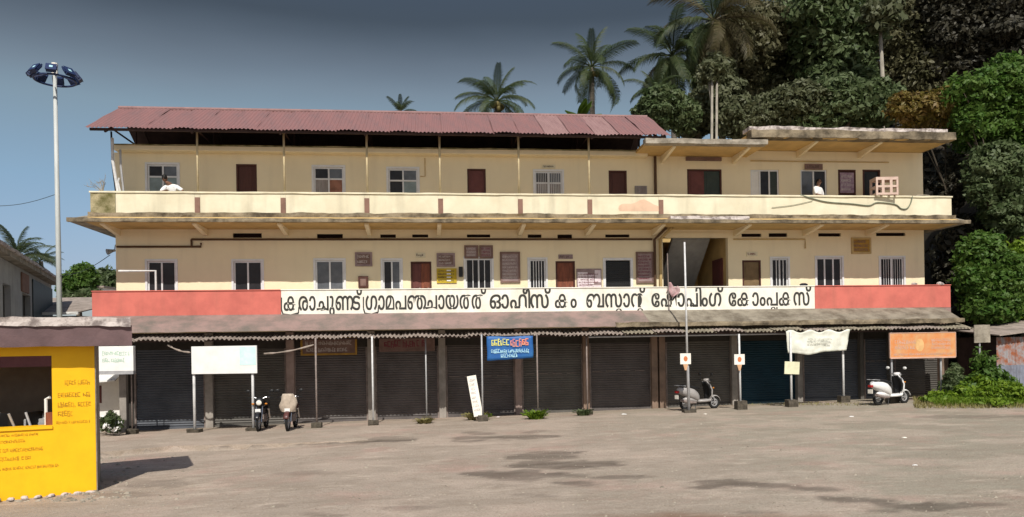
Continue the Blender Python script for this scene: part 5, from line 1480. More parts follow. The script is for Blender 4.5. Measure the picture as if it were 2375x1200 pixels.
rows_ = [((150, 880, 212, 895), 1), ((134, 907, 212, 924), 2), ((134, 929, 212, 947), 3), ((134, 950, 168, 968), 4), ((130, 973, 208, 985), 5), ((22, 1003, 88, 1014), 6), ((20, 1018, 60, 1029), 7), ((20, 1035, 102, 1050), 8), ((20, 1056, 74, 1070), 9), ((20, 1075, 138, 1092), 10)]
mb = MB()
for (x0, y0, x1, y1), sd in rows_:
    a, z0 = kxy(x0, y1); b, z1 = kxy(x1, y0)
    if x0 < 30: a = -1.9
    scribble(mb, a, b, z0, z1, -.004, 1, sd + 100, fill=1, gap=.12)
mb.build('lettering', 'yel_text', K)
# inside: shelf, cabinet, two folding chairs
def kw(x, y, z): return Matrix.Translation(kc) @ Matrix.Rotation(KA, 4, 'Z') @ Vector((x, y, z))
c0 = kxy(62, 985, .9)
t = thing('cabinet', 'grey cabinet standing inside the yellow kiosk', 'cabinet', kw(-1.02, .95, .04), KA)
MB().box(-.22, .22, -.2, .2, 0, 1.35).build('body', 'grey_paint', t, bevel=.01); MB().box(-.2, .2, -.215, -.202, .1, .65).build('drawer', 'metal', t); MB().box(-.2, .2, -.215, -.202, .7, 1.28).build('drawer', 'metal', t)
for (px, rz, lb) in ((30, .5, 'tubular folding chair at the left inside the kiosk'), (95, -.6, 'tubular folding chair at the right inside the kiosk')):
    x, z = kxy(px, 930, .6)
    t = thing('folding_chair', lb, 'chair', kw(x, .62, .04), KA + rz, 'folding chairs inside the kiosk')
    for sy in (-.2, .2):
        MB().tube([(-.2, sy, 0), (.05, sy, .55), (.02, sy, 1.0), (-.16, sy, 1.5)], .024, 8).build('frame', 'metal', t)
        MB().tube([(.25, sy, 0), (-.05, sy, .5)], .03, 8).build('leg', 'metal', t)
    MB().box(-.2, .2, -.2, .2, .55, .60).build('seat', 'black', t); MB().box(-.16, -.12, -.2, .2, 1.2, 1.5).build('backrest', 'black', t)
x, z = kxy(116, 945, .25)
o = MB().box(-.07, .07, -.06, .06, 0, 1.5).build('plank', 'door_r'); o.location = kw(x, .25, .04); o.rotation_euler = (0, 0, KA); tag(o, 'red brown plank standing inside the kiosk beside the yellow jamb', 'plank')
x, z = kxy(114, 885, .3)
o = MB().tube([(0, 0, 0), (0, 0, 1.75), (.08, 0, 1.78)], .03, 8).build('white_pipe', 'white'); o.location = kw(x - .06, .34, .04); tag(o, 'white bent pipe just inside the kiosk window at its right jamb', 'pipe')
# rubble and stones at the foot of the kiosk
rb = MB(); rr = random.Random(12)
for k in range(260):
    px = rr.uniform(10, 430); py = 1050 + rr.random() * 110 if px > 228 else rr.uniform(1140, 1165)
    if px > 300 and rr.random() < .6: continue
    g = G(px, py); r = rr.uniform(.012, .05) * (1.3 if px < 300 else .8)
    rb.add([(g.x + r * x, g.y + r * y * .8, g.z + r * z * .6) for x, y, z in ((-1, -.6, 0), (.8, -.9, 0), (1, .7, 0), (-.7, .9, 0), (-.4 + .3 * rr.random(), -.3, 1), (.5, .2, .9))], [(0, 1, 4), (1, 5, 4), (1, 2, 5), (2, 3, 5), (3, 4, 5), (3, 0, 4)])
tag(rb.build('rubble', 'concrete'), kind='stuff')
gv = MB()
for k in range(2600):
    Yg = 9.2 + 14 * rr.random() ** 1.5; a = rr.uniform(-.72, .72); x = a * Yg; r = rr.uniform(.006, .022) * (1 + (rr.random() < .03) * 1.2)
    z = gz(x, Yg)
    gv.add([(x + r * p, Yg + r * q * .8, z + r * w * .6) for p, q, w in ((-1, -.6, -.2), (.8, -.9, -.2), (1, .7, -.2), (-.7, .9, -.2), (-.3, -.2, 1), (.5, .2, .8))], [(0, 1, 5, 4), (1, 2, 5), (2, 3, 4, 5), (3, 0, 4)])
tag(gv.build('gravel', 'concrete'), kind='stuff')
ti = thing('tile_row', 'row of rough pale stones along the foot of the yellow kiosk wall', 'stones', kw(0, -.12, 0), KA)
me = rock(None, .075, 'crust', 5).mesh('kerb_stone'); me.materials.append(M['crust'])
for k in range(17):
    inst('kerb_stone', me, ti, (-.1 - .21 * k, rr.uniform(-.03, .03), .015), (0, 0, rr.uniform(0, 6)), (1.2, 1, rr.uniform(.7, 1.1)))

# ------------------------------------------------------------------ small white shop behind the kiosk, at the left end
p = bw(S0 - 1.5, 1.0, 0); p.z = gz(p.x, p.y)
t = thing('white_shed', 'small sunlit white shed with a slanting awning between kiosk and shop pillar', 'shed', p, TH)
MB().box(-2.2, 1.45, 0, 2, -.3, 2.5).build('wall', 'white', t)
MB().add([(-2.2, -.02, 1.98), (1.4, -.02, 2.10), (1.4, -1.0, 1.80), (-2.2, -1.0, 1.62), (-2.2, -.02, 2.02), (1.4, -.02, 2.14), (1.4, -1.0, 1.84), (-2.2, -1.0, 1.66)], [(0, 1, 2, 3), (7, 6, 5, 4), (0, 4, 5, 1), (2, 6, 7, 3), (1, 5, 6, 2), (0, 3, 7, 4)]).build('awning', 'white', t)
MB().box(-.2, .55, -.02, .0, 1.0, 1.62).build('window', 'door_m', t)
MB().box(-2.2, 1.45, -.05, -.003, 2.5, 2.6).build('roof_edge', 'grey_paint', t)

# ------------------------------------------------------------------ high mast lamp
g = at(138, 735, 30.0); g.z = gz(g.x, g.y)
top = at(134, 166, 30.0).z - g.z
t = thing('high_mast_lamp', 'tall white lamp mast with a ring of dark blue floodlights', 'lamp mast', g, 0)
MB().tube([(0, 0, -.2), (0, 0, top * .5), (-.03, 0, top)], [.11, .095, .07], 14).build('mast', mat('mast_paint', (.50, .52, .51), .5, c2=(.40, .42, .41), scale=2, stretch=(1, 1, .3)), t, smooth=True)
M['flood'] = mat('dark_blue_flood_housing', (0.02, 0.035, 0.10), .5)
MB().tube([(-.03, 0, top - .1), (-.03, 0, top + .32)], .12, 10).build('mast_head', 'board_white', t)
MB().torus((-.03, 0, top - .35), .74, .04, 'z', 28, 6).build('carrier_ring', 'flood', t, smooth=True)
sp = MB()
for k in range(4):
    a = k * math.pi / 2 + .5; sp.tube([(-.03, 0, top - .05), (-.03 + .74 * math.cos(a), .74 * math.sin(a), top - .35)], .03, 6)
sp.build('ring_arm', 'flood', t)
fl = MB().box(-.20, .20, -.07, .09, -.20, .20); fl.box(-.22, .22, -.09, -.07, -.22, .22); fl.box(-.24, -.22, -.04, .04, -.1, .25); fl.box(.22, .24, -.04, .04, -.1, .25)
flm = fl.mesh('floodlight'); flm.materials.append(M['flood'])
gl = MB().box(-.07, .07, -.100, -.092, -.07, .07).mesh('lamp_glass'); gl.materials.append(M['p_cyan'])
for k in range(8):
    a = k * math.pi / 4 + .39
    x, y = -.03 + .80 * math.cos(a), .80 * math.sin(a)
    f = inst('floodlight', flm, t, (x, y, top - .14), (R_(-38), 0, a + math.pi / 2), (.85, .85, .85))
    inst('lamp_glass', gl, f)

# ------------------------------------------------------------------ grey flat-roofed building at far left, low grey roof, far house
X0 = at(17, 620, 24).x
b0 = at(12, 605, 27.0); b1 = at(119, 632, 37.0)
ang = math.atan2(b1.y - b0.y, b1.x - b0.x); Lb = (Vector((b1.x, b1.y)) - Vector((b0.x, b0.y))).length
t = thing('grey_building', 'grey flat roofed concrete building with dark openings at the far left', 'building', (b0.x, b0.y, 0), ang)
hb = (b0.z + b1.z) / 2
ho = [(-.5, .9, -.2, hb - 1.15), (3.2, 5.0, -.2, hb - 1.25)]
wall_mesh(-6, Lb, -.6, hb - .3, 0, .2, ho).build('wall', 'grey_paint', t)
MB().box(-6, Lb, .2, 6, -.6, hb - .35).build('inner_block', 'void', t)
MB().box(-6, Lb + .3, -.35, 6, hb - .28, hb - .1).build('roof_slab', 'concrete', t)
c_ = MB(); lumpy(c_, -6, Lb + .3, -.42, .1, hb - .1, hb + .02, .3, .03, 81); c_.build('roof_edge', 'crust', t)
MB().box(5.4, Lb - .1, -.05, -.003, -.6, hb - .5).build('slate_panel', 'slate', t)
MB().box(2.9, 4.4, -.06, -.003, hb - 1.2, hb - .45).build('pink_panel', 'divider', t)
a = at(140, 693, 40); b = at(215, 726, 34)
t = thing('grey_shed', 'low shed with a plain grey sheet roof behind the kiosk', 'shed', (a.x + 1, 37, 0), 0)
zr1, zr0 = a.z, b.z
MB().add([(-2.5, 3, zr1), (3.4, 3, zr1), (3.4, -3, zr0), (-2.5, -3, zr0), (-2.5, 3, zr1 + .05), (3.4, 3, zr1 + .05), (3.4, -3, zr0 + .05), (-2.5, -3, zr0 + .05)], [(0, 1, 2, 3), (7, 6, 5, 4), (0, 4, 5, 1), (2, 6, 7, 3), (1, 5, 6, 2), (0, 3, 7, 4)]).build('roof', 'asbestos', t)
MB().box(-2.2, 3.2, -2.6, 2.6, -.8, zr0 - .1).build('wall', 'grey_paint', t)
MB().box(-2.5, 3.4, -3.06, -3.0, zr0 - .06, zr0 + .06).build('eave_board', 'white', t)
a = at(227, 668, 62)
t = thing('far_house', 'tiny white house among distant trees left of the building', 'house', (a.x, a.y, a.z - 2.2), 0)
MB().box(-.35, .45, 0, 2, -3, 2.2).build('wall', 'white', t)
MB().box(-.5, .6, -.2, 2.2, 2.203, 2.35).build('roof', 'asbestos', t)
# rusty hut at right
a = at(2312, 780, 26.5); g = G(2340, 945)
t = thing('rusty_hut', 'small hut of rusty and blue grey corrugated sheets at the right edge', 'hut', (a.x, 26.5, gz(a.x, 26.5)), R_(4))
hh = a.z - gz(a.x, 26.5)
me1 = corr(.74, hh * .55, .12, .018, 3); me1.materials.append(M['bluegrey']); me2 = corr(.74, hh * .5, .12, .018, 3); me2.materials.append(M['rust'])
for k in range(4):
    inst('wall_sheet', me1, t, (.70 * k, .004 * (k % 2), -.05), (R_(90), 0, 0)); inst('wall_sheet', me2, t, (.70 * k, .03 + .004 * (k % 2), hh * .48), (R_(90), 0, 0))
MB().box(.05, 2.8, .1, 2.2, -.05, hh - .03).build('inner_frame', 'roof_under', t)
rl = MB().add([(-.12, -.3, hh), (3, -.3, hh + .35), (3, 2.4, hh + .6), (-.12, 2.4, hh + .25), (-.12, -.3, hh + .04), (3, -.3, hh + .39), (3, 2.4, hh + .64), (-.12, 2.4, hh + .29)], [(0, 3, 2, 1), (4, 5, 6, 7), (0, 1, 5, 4), (1, 2, 6, 5), (2, 3, 7, 6), (3, 0, 4, 7)]); rl.build('roof', 'asbestos', t)

# wires in the sky at left
for (a, b, Ya, Yb, lb) in (((-40, 478), (138, 448), 30, 30, 'thin wire running left from the lamp mast'), ((255, 592), (138, 640), 26.5, 30, 'thin wire from the loudspeaker down to the lamp mast')):
    p, q = at(*a, Ya), at(*b, Yb)
    pts = [p + (q - p) * (i / 10) + Vector((0, 0, -.18 * math.sin(math.pi * i / 10))) for i in range(11)]
    tag(MB().tube(pts, .012, 5).build('wire', 'slate'), lb, 'wire')

# ------------------------------------------------------------------ vegetation
def leaf_cloud(blobs, n, size, seed, flat=.5, clumps=60, spread=.26, hang=0.0, aspect=2.0):
    """many small leaf faces gathered in clumps through the volume of the blobs; returns V, F, tint"""
    rg = np.random.default_rng(seed)
    vol = np.array([(b[3] * b[4] * b[5]) ** .67 for b in blobs]); vol /= vol.sum()
    nc = clumps * len(blobs)
    bi = rg.choice(len(blobs), nc, p=vol)
    B = np.array([b[:6] for b in blobs])
    d = rg.normal(size=(nc, 3)); d /= np.linalg.norm(d, axis=1)[:, None]
    rad = rg.uniform(.25, 1.05, nc) ** .55
    C = B[bi, :3] + d * rad[:, None] * B[bi, 3:6]
    cs = B[bi, 3:6].mean(1) * spread * rg.uniform(.6, 1.4, nc)
    ct = rg.uniform(0, 1, nc)
    w = cs ** 2; w /= w.sum()
    ci = rg.choice(nc, n, p=w)
    q = rg.normal(size=(n, 3)); q *= (rg.uniform(0, 1, n) ** .45 / np.linalg.norm(q, axis=1))[:, None]
    P = C[ci] + q * cs[ci][:, None] * np.array([1.25, 1.25, .7])
    stray = rg.uniform(0, 1, n) < .28
    b2 = rg.choice(len(blobs), n, p=vol); d2 = rg.normal(size=(n, 3)); d2 /= np.linalg.norm(d2, axis=1)[:, None]
    P2 = B[b2, :3] + d2 * (rg.uniform(.1, 1.0, n) ** .5 * rg.uniform(.8, 1.30, n))[:, None] * B[b2, 3:6]
    P = np.where(stray[:, None], P2, P)
    nrm = q * 1.0 + rg.normal(size=(n, 3)) * .7 + np.array([0, 0, flat]) + d[ci] * .4
    nrm /= np.linalg.norm(nrm, axis=1)[:, None]
    r = rg.normal(size=(n, 3)) + np.array([0, 0, -hang])
    u = r - (r * nrm).sum(1)[:, None] * nrm; u /= np.linalg.norm(u, axis=1)[:, None]
    v = np.cross(nrm, u)
    L_ = size * rg.uniform(.5, 1.65, n)
    a = u * (L_ * .5)[:, None]; b = v * (L_ * .5 / aspect)[:, None]; k = nrm * (L_ * .08)[:, None]
    V = np.stack([P - a, P + b - a * .1 + k, P + a, P - b - a * .1 + k], 1).reshape(-1, 3)
    F = np.arange(4 * n).reshape(-1, 4)
    t = np.clip(.55 * ct[ci] + .45 * rg.uniform(0, 1, n), 0, 1)
    return V, F, t

def px_blobs(bl, Y):
    out = []
    for (px, py, rx, ry) in bl:
        c = at(px, py, Y); k = Y / FPX
        out.append((c.x, c.y + rnd.uniform(-.6, .6), c.z, rx * k, (rx + ry) * .45 * k, ry * k))
    return out

def tree(name, label, bl, Y, base_px, n, size, m, seed, bark='bark', group=None, cat='tree', base_z=None, clumps=45, spread=.30, trunk_r=.22, hang=0.2, flat=.5, aspect=2.0):
    B = px_blobs(bl, Y)
    bx = at(base_px, 600, Y).x
    z0 = base_z if base_z is not None else 0.0
    t = thing(name, label, cat, (bx, Y, z0), 0, group)
    cx = sum(b[0] for b in B) / len(B); cz = min(b[2] for b in B)
    tr = MB()
    f0 = Vector((0, 0, -.5)); f1 = Vector(((cx - bx) * .5, .1, (cz - z0) * .55)); f2 = Vector((cx - bx, 0, cz - z0))
    tr.tube([f0, f1, f2], [trunk_r, trunk_r * .75, trunk_r * .5], 9)
    for b in B:
        e = Vector((b[0] - bx, b[1] - Y, b[2] - z0)); st_ = f1.lerp(f2, rnd.uniform(.3, .95))
        tr.tube([st_, st_.lerp(e, .5) + Vector((rnd.uniform(-.3, .3), 0, .3)), e + Vector((0, 0, b[5] * .4))], [trunk_r * .45, trunk_r * .28, trunk_r * .1], 6)
        for q in range(4):
            e2 = e + Vector((rnd.uniform(-1, 1) * b[3] * .8, rnd.uniform(-1, 1) * b[4] * .8, rnd.uniform(-.3, 1) * b[5] * .8))
            tr.tube([st_.lerp(e, .5), st_.lerp(e2, .75), e2], [trunk_r * .2, trunk_r * .12, trunk_r * .04], 5)
    tr.build('trunk', bark, t, smooth=True)
    if n >= 4500: n, size, clumps, spread = int(n * 2.4), size * .66, int(clumps * 2.2), spread * .78
    V, F, ti_ = leaf_cloud(B, n, size, seed, clumps=clumps, spread=spread, hang=hang, flat=flat, aspect=aspect)
    V = V - np.array([bx, Y, z0])
    me = fast_mesh('crown', V, F, ti_); me.materials.append(M[m])
    o = bpy.data.objects.new('crown', me); col.objects.link(o); o.parent = t
    return t

# the hill behind, rising to the right
def hill():
    xs = np.arange(-70, 75, 1.5); ys = np.concatenate([np.arange(37, 80, 1.5), np.array([90, 120, 200])])
    mb = MB()
    for y in ys:
        for x in xs:
            hx = sstep(9, 26, x) * 17 + sstep(24, 60, x) * 8
            hz = hx * sstep(36, 56, y) * (1 if y < 70 else max(0, 1 - (y - 70) / 60))
            hz += noise.noise(Vector((x * .15, y * .15, 0))) * 1.2 * min(1, hz / 3)
            mb.v.append((x, y, -.5 + .0185 * max(-34, min(34, x)) - .3 + hz))
    nx = len(xs)
    for j in range(len(ys) - 1):
        for i in range(nx - 1):
            a = j * nx + i; mb.f.append((a, a + 1, a + nx + 1, a + nx))
    return tag(mb.build('hill', 'hill', smooth=True), kind='structure')
hill()
mb = MB()
for i in range(40):           # earth bank beside the right end wall
    for j in range(10):
        x = 17.6 + i * .5; y = 29.5 + j * 1.1
        z = .2 + 8.5 * sstep(18.4, 23, x) * sstep(28.5, 33, y) + 3.0 * sstep(31, 37, y) * sstep(16.5, 18.5, x) + .5 * noise.noise(Vector((x * .6, y * .6, 3)))
        mb.v.append((x, y, z))
for i in range(39):
    for j in range(9): a = i * 10 + j; mb.f.append((a, a + 10, a + 11, a + 1))
tag(mb.build('bank', 'hill', smooth=True), kind='structure')

FG = 'trees on the hillside behind the building'
tree('broadleaf_tree', 'brownish dark tree right of the drooping palm on the hillside', [(1700, 120, 75, 80), (1760, 70, 70, 70), (1690, 205, 70, 60)], 42, 1720, 13000, .42, 'leaf_brown', 1, group=FG)
tree('broadleaf_tree', 'dull grey green tree second from the palms above the low right roof', [(1830, 90, 80, 80), (1800, 170, 80, 70), (1860, 30, 70, 60)], 45, 1830, 13000, .42, 'leaf_dark', 2, group=FG)
tree('broadleaf_tree', 'large leaved greener tree at the middle of the hillside', [(1930, 100, 75, 85), (1960, 190, 80, 70), (1900, 40, 70, 60), (1990, 60, 60, 60)], 41, 1940, 13000, .55, 'leaf_mid', 3, group=FG)
tree('broadleaf_tree', 'brown tinged tree behind the slender pale trunk on the hillside', [(2090, 90, 80, 90), (2140, 170, 80, 70), (2060, 30, 70, 60)], 46, 2090, 13000, .42, 'leaf_brown', 4, group=FG)
tree('broadleaf_tree', 'blackish tree above the bright green crown at the upper right', [(2230, 70, 85, 80), (2260, 140, 85, 60), (2200, 10, 70, 60)], 44, 2230, 13000, .42, 'leaf_black', 5, group=FG)
tree('broadleaf_tree', 'blackish tree in the top right corner', [(2350, 60, 90, 90), (2390, 150, 90, 80), (2330, 0, 80, 50)], 43, 2350, 13000, .42, 'leaf_black', 6, group=FG)
tree('broadleaf_tree', 'low olive tree just behind the higher right roof', [(1860, 250, 80, 50), (1790, 262, 65, 45), (1720, 270, 60, 45)], 37, 1800, 12000, .34, 'leaf_dark', 7, group=FG)
tree('broadleaf_tree', 'grey green glossy bush tree rising behind the roof crust of the right part', [(1950, 235, 65, 60), (2015, 250, 60, 50), (1900, 285, 60, 30)], 36, 1960, 11000, .38, 'leaf_mid', 8, group=FG)
tree('broadleaf_tree', 'small dark dense tree beside the right end of the red roof', [(1535, 255, 48, 45), (1500, 270, 28, 35), (1580, 270, 38, 38)], 37, 1540, 9000, .34, 'leaf_mid', 9, group=FG)
tree('broadleaf_tree', 'thin dark tree between the red roof and the two slim trunks', [(1625, 250, 32, 40), (1610, 290, 40, 28)], 39, 1620, 4500, .34, 'leaf_dark', 10, group=FG)
tree('broadleaf_tree', 'dark tree right of the two slim pale trunks', [(1685, 235, 42, 60), (1665, 170, 40, 45)], 39, 1690, 7000, .36, 'leaf_dark', 11, group=FG)
tree('vine_tree', 'yellow brown creeper mass spilling on the right end of the upper roof', [(2120, 255, 60, 30), (2190, 250, 55, 38), (2160, 285, 60, 18), (2080, 245, 25, 22)], 31.5, 2345, 11000, .26, 'leaf_yel', 12, group=FG, trunk_r=.06, bark='hill')
tree('broadleaf_tree', 'bright green leafy tree over the right end of the building', [(2250, 225, 70, 45), (2330, 200, 60, 60), (2300, 290, 80, 60), (2230, 290, 35, 40), (2370, 290, 60, 90)], 31, 2330, 24000, .30, 'leaf_bright', 13, group=FG)
tree('broadleaf_tree', 'deep green tree below the bright crown at the right edge', [(2300, 400, 60, 60), (2350, 430, 60, 80), (2260, 440, 28, 40), (2340, 500, 60, 50)], 30.5, 2350, 17000, .30, 'leaf_mid', 14, group=FG)
tree('shrub', 'round bright green shrub right of the red parapet', [(2285, 590, 50, 50), (2260, 650, 45, 45), (2320, 650, 45, 60), (2290, 710, 60, 40)], 29, 2290, 16000, .27, 'leaf_bright', 15, cat='shrub', trunk_r=.1)
tree('shrub', 'yellow green bush at the right edge above the rusty hut', [(2365, 620, 35, 60), (2370, 700, 35, 50)], 29.5, 2365, 7000, .24, 'leaf_weed', 16, cat='shrub', trunk_r=.1)
tree('shrub', 'dark bush filling the gap beside the right end wall', [(2190, 430, 30, 60), (2225, 560, 32, 55), (2200, 640, 30, 45)], 32.5, 2290, 9000, .3, 'leaf_black', 17, cat='shrub', trunk_r=.08, bark='hill')  # leaf and bark colours carry the deep shade of the gap
tree('slender_tree', 'slim pale trunk rising in front of the brown tinged hillside tree', [(2040, 40, 40, 40)], 38, 2080, 1500, .35, 'leaf_dark', 18, bark='bark_pale', group=FG, trunk_r=.16)
for (x, lb, sd) in ((1646, 'left of two slim pale trunks behind the low right roof', 19), (1657, 'right of two slim pale trunks behind the low right roof', 20)):
    tree('slender_tree', lb, [(x + 6, 160, 24, 26)], 36, x, 900, .3, 'leaf_dark', sd, bark='bark_pale', group=FG, trunk_r=.10)
LT = 'distant trees at the left'
tree('broadleaf_tree', 'distant rounded green tree between lamp mast and building', [(180, 660, 30, 28), (205, 650, 26, 34), (160, 672, 22, 20)], 62, 190, 6000, .42, 'leaf_bright', 31, group=LT)
tree('broadleaf_tree', 'distant bluish tree close to the left wall of the building', [(245, 650, 22, 30), (265, 660, 24, 26)], 66, 255, 3500, .45, 'leaf_mid', 32, group=LT)
tree('broadleaf_tree', 'distant low tree line right behind the lamp mast', [(150, 690, 20, 14), (215, 685, 30, 12)], 60, 170, 3500, .4, 'leaf_mid', 33, group=LT)

# undergrowth over the hill and bank: one mass
rg = np.random.default_rng(5)
Bl = []
for k in range(70):
    x = rg.uniform(11, 46); y = rg.uniform(38, 54)
    hz = (sstep(9, 26, x) * 17 + sstep(24, 60, x) * 8) * sstep(36, 56, y)
    Bl.append((x, y, hz + .6, 2.6, 1.8, 1.6))
V, F, ti_ = leaf_cloud(Bl, 42000, .5, 77, clumps=12, spread=.5)
me = fast_mesh('undergrowth', V, F, ti_); me.materials.append(M['leaf_black']); o = bpy.data.objects.new('undergrowth', me); col.objects.link(o); tag(o, kind='stuff')
Bl = [(18.5 + rg.uniform(0, 9), 29.8 + rg.uniform(0, 3), rg.uniform(.6, 8), 1.0, .8, .9) for k in range(46)]
V, F, ti_ = leaf_cloud(Bl, 26000, .28, 78, clumps=12, spread=.5)
me = fast_mesh('bank_creepers', V, F, ti_); me.materials.append(M['leaf_black']); o = bpy.data.objects.new('bank_creepers', me); col.objects.link(o); tag(o, kind='stuff')

# weeds at the right end of the shops
def weed_field():
    Bl = []
    for (px, py, rx, ry) in ((2200, 922, 24, 14), (2225, 908, 22, 22), (2255, 916, 26, 20), (2278, 900, 20, 30), (2310, 920, 26, 18), (2340, 908, 22, 26), (2368, 915, 24, 24), (2240, 934, 40, 7), (2330, 936, 50, 8), (2175, 930, 22, 7)):
        g = G(px, min(945, py + ry)); k = g.y / FPX
        c = at(px, py, g.y); Bl.append((c.x, g.y + .3, c.z, rx * k, .55, ry * k))
    return Bl
V, F, ti_ = leaf_cloud(weed_field(), 15000, .12, 91, clumps=26, spread=.36, flat=.8)
me = fast_mesh('weeds', V, F, ti_); me.materials.append(M['leaf_weed']); o = bpy.data.objects.new('weeds', me); col.objects.link(o); tag(o, kind='stuff')
for (px, py, Y, bl, m, lb, sd) in ((2262, 935, 26.5, [(2262, 850, 20, 40), (2285, 880, 26, 30), (2240, 890, 22, 26)], 'leaf_bright', 'tall leafy weed round the post of the grey plate sign', 41),
                                   (2215, 935, 26.5, [(2216, 872, 10, 26), (2212, 900, 14, 18)], 'leaf_mid', 'thin pale weed stalk right of the orange banner', 42), (2192, 935, 26, [(2192, 885, 9, 26)], 'leaf_mid', 'thin weed by the right post of the orange banner', 43),
                                   (2355, 935, 25.5, [(2350, 900, 30, 30), (2330, 918, 25, 18)], 'leaf_bright', 'broad leaved weed clump in front of the rusty hut', 44)):
    tree('weed_plant', lb, bl, Y, px, 2200, .16, m, sd, cat='plant', trunk_r=.03, base_z=gz(at(px, 900, Y).x, Y))
def blades(name, pts, n, h, m, seed):
    rg = np.random.default_rng(seed); Vs = []; Fs = []; T = []
    for i in range(n):
        px, py = pts(rg); g = G(px, py); a = rg.uniform(0, 6.28); l = h * rg.uniform(.4, 1); w = .012; le = l * rg.uniform(.2, .8)
        dx, dy = math.cos(a), math.sin(a); o = len(Vs)
        Vs += [(g.x - dy * w, g.y + dx * w, g.z - .01), (g.x + dy * w, g.y - dx * w, g.z - .01), (g.x + dx * le, g.y + dy * le, g.z + l * .8)]; Fs.append((o, o + 1, o + 2)); T.append(rg.random())
    me = fast_mesh(name, Vs, Fs, T); me.materials.append(M[m]); o = bpy.data.objects.new(name, me); col.objects.link(o); return tag(o, kind='stuff')
blades('dry_grass', lambda r: (r.uniform(2120, 2375), 926 + r.random() ** 2 * 22), 5000, .22, 'leaf_dry', 3)
blades('verge_grass', lambda r: (r.uniform(2170, 2375), 926 + r.random() * 17), 9000, .38, 'leaf_weed', 4)
blades('apron_weeds', lambda r: (r.uniform(1640, 2040), 936 + r.random() * 6 - (0 if r.random() < .5 else 2)), 700, .10, 'leaf_dry', 6)
# potted plants before the white shed
for (px, py, lb, m, sd) in ((238, 985, 'leafy green plant with white blossoms before the white shed, left', 'leaf_mid', 51), (268, 985, 'leafy plant with white blossoms before the white shed, next to the pillar', 'leaf_mid', 52)):
    g = G(px, 1012)
    Y = g.y
    t = tree('garden_plant', lb, [(px, py, 16, 18), (px + 4, py - 18, 8, 12)], Y, px, 900, .13, m, sd, cat='plant', trunk_r=.03, base_z=g.z)
    V, F, ti_ = leaf_cloud(px_blobs([(px, py, 17, 20)], Y), 90, .13, sd + 5, clumps=16)
    me = fast_mesh('blossom', V - np.array(t.location), F, ti_); me.materials.append(M['white']); o = bpy.data.objects.new('blossom', me); col.objects.link(o); o.parent = t

# palms
def frond_mesh(L_, arch, seed, leaf=1.0, nl=54, dry=False):
    rg = random.Random(seed); mb = MB(); T = []
    pts = []
    p = Vector((0, 0, 0)); a = 0.0
    n = 16
    for i in range(n + 1):
        pts.append(p.copy()); a = arch * (i / n) ** 1.6
        p = p + Vector((math.cos(a), 0, -math.sin(a))) * (L_ / n)
    mb.tube(pts, [.045 * (1 - .85 * i / n) + .006 for i in range(n + 1)], 5)
    T += [1.0] * len(mb.f)
    for k in range(nl):
        u = .16 + .84 * k / (nl - 1); f = u * n; i = min(n - 1, int(f)); q = pts[i].lerp(pts[i + 1], f - i); tg = (pts[i + 1] - pts[i]).normalized()
        ln = leaf * (math.sin(math.pi * min(1, .18 + .74 * u)) ** .7) * rg.uniform(.85, 1.1)
        for sd in (-1, 1):
            dr = (Vector((0, sd, 0)) * .75 + tg * .55 + Vector((0, 0, .12 - .2 * rg.random()))).normalized()
            m1 = q + dr * ln * .5; e = q + dr * ln * .82 + Vector((0, 0, -ln * (.38 + .25 * rg.random())))
            w = tg * .024
            o = len(mb.v); mb.v += [tuple(q - w), tuple(q + w), tuple(m1 + w * 1.2), tuple(m1 - w * 1.2), tuple(e)]
            mb.f += [(o, o + 1, o + 2, o + 3), (o + 3, o + 2, o + 4)]; c = rg.random(); T += [c, c]
    me = bpy.data.meshes.new('frond'); me.from_pydata(mb.v, [], mb.f); me.update()
    at_ = me.attributes.new('tint', 'FLOAT', 'FACE'); at_.data.foreach_set('value', T)
    return me
FR = []
for k, (ar, sd) in enumerate(((.7, 1), (1.1, 2), (1.5, 3), (2.0, 4))):
    me = frond_mesh(4.2, ar, sd); me.materials.append(M['leaf_palm']); FR.append(me)
FRD = []
for k, (ar, sd) in enumerate(((1.3, 11), (1.9, 12))):
    me = frond_mesh(4.2, ar, sd, leaf=1.1); me.materials.append(M['leaf_palm_dry']); FRD.append(me)
NUT = MB().sphere((0, 0, 0), .13, .13, .17, 10, 7).mesh('coconut'); NUT.materials.append(M['nut'])
for p in NUT.polygons: p.use_smooth = True
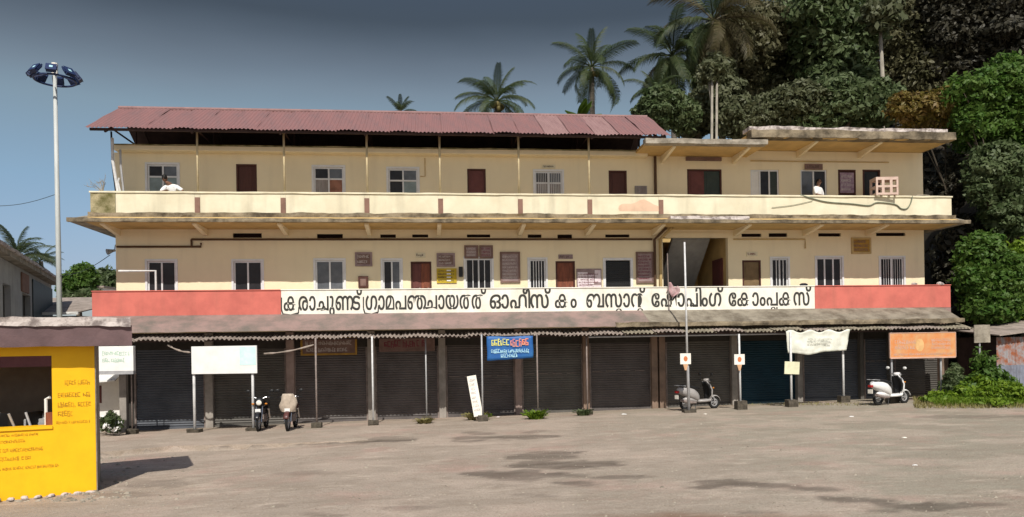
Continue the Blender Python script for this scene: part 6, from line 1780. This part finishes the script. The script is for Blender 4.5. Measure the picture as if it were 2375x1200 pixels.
def palm(label, px, py, Y, size, nf, seed, base_px=None, group='coconut palms behind the building', dry=0.0, elev=(1.45, -.75), name='palm_tree', nuts=8, trunk_r=.16, basez=0.0):
    rg = random.Random(seed)
    c = at(px, py, Y); bx = at(base_px if base_px else px, 600, Y).x
    t = thing(name, label, 'palm tree', (bx, Y, basez), 0, group)
    top = Vector((c.x - bx, 0, c.z - basez))
    pts = [Vector((top.x * (i / 8) ** 1.7, .2 * math.sin(i), -.4 + (top.z + .4) * i / 8)) for i in range(9)]; pts[-1] = top
    MB().tube(pts, [trunk_r * (1.35 - .5 * i / 8) for i in range(9)], 9).build('trunk', 'palm_trunk', t, smooth=True)
    for k in range(nf):
        u = (k + .5) / nf
        el = elev[0] + (elev[1] - elev[0]) * u ** .8 + rg.uniform(-.12, .12)
        az = k * 2.399963 + rg.uniform(-.25, .25)
        me = rg.choice(FRD) if rg.random() < dry * (0.4 + u) else (FR[0] if el > 1.0 else rg.choice(FR[1:3]) if el > -.2 else FR[rg.choice((2, 3))])
        s = size * rg.uniform(.85, 1.12) * (1.0 if el < 1.2 else .85)
        o = inst('frond', me, t, top + Vector((0, 0, .05)), (0, -el, 0), (s, s, s))
        o.rotation_euler = (Matrix.Rotation(az, 3, 'Z') @ Matrix.Rotation(-el, 3, 'Y') @ Matrix.Rotation(rg.uniform(-.5, .5), 3, 'X')).to_euler()
    for k in range(nuts):
        a = rg.uniform(0, 6.28); inst('coconut', NUT, t, top + Vector((.30 * math.cos(a), .30 * math.sin(a), -.22 - rg.random() * .25)))
    return t
palm('low coconut palm whose crown fans out just above the red roof ridge', 1152, 236, 42, .58, 22, 3, elev=(1.5, -.45))
palm('tall coconut palm standing clear against the sky right of the low palm', 1372, 158, 42, .62, 22, 5, base_px=1384, elev=(1.55, -.75))
palm('dense coconut palm at the left edge of the hillside trees', 1560, 132, 41, .70, 26, 7, base_px=1568, elev=(1.4, -1.0), dry=.25)
palm('large palm with drooping olive fronds at the top edge beside the hillside trees', 1655, 50, 40, .84, 30, 9, base_px=1650, elev=(1.3, -1.2), dry=.8)
palm('small palm partly hidden by the low tree beside the red roof end', 1520, 215, 38, .40, 18, 11, elev=(1.5, -.4), nuts=3, trunk_r=.1)
palm('tiny palm top peeking over the red roof ridge left of the middle', 930, 262, 60, .36, 14, 13, elev=(1.5, .1), nuts=0)
palm('green palm leaning in at the left edge behind the grey building', 40, 600, 44, .60, 22, 15, elev=(1.5, -.4), group='coconut palms at the left', nuts=4)
palm('small dark palm beside the left edge palm behind the grey building', 95, 606, 52, .36, 16, 17, elev=(1.2, -.2), group='coconut palms at the left', nuts=0)
# banana-like plant above the ridge
g = at(1345, 275, 40); t = thing('banana_plant', 'bright green broad leaved plant showing above the red roof beside the tall palm trunk', 'plant', (g.x, 40, 0), 0)
MB().tube([(0, 0, -.3), (0, 0, g.z - .1)], [.2, .12], 9).build('trunk', 'palm_trunk', t)
rr = random.Random(4)
bl = MB(); T = []
n = 8
for i in range(n + 1):
    u = i / n; w = .22 * math.sin(math.pi * min(1, u * .9 + .1)) + .02
    x = u * 1.15; z = -.45 * u * u
    bl.v += [(x, -w, z - .05), (x, 0, z + .02), (x, w, z - .05)]
for i in range(n): bl.f += [(i * 3, i * 3 + 1, i * 3 + 4, i * 3 + 3), (i * 3 + 1, i * 3 + 2, i * 3 + 5, i * 3 + 4)]
blm = bl.mesh('leaf'); blm.materials.append(M['leaf_banana'])
for k in range(13):
    el = rr.uniform(.3, 1.4); az = rr.uniform(0, 6.28); o = inst('leaf', blm, t, (0, 0, g.z - .15))
    o.rotation_euler = (Matrix.Rotation(az, 3, 'Z') @ Matrix.Rotation(-el, 3, 'Y')).to_euler()
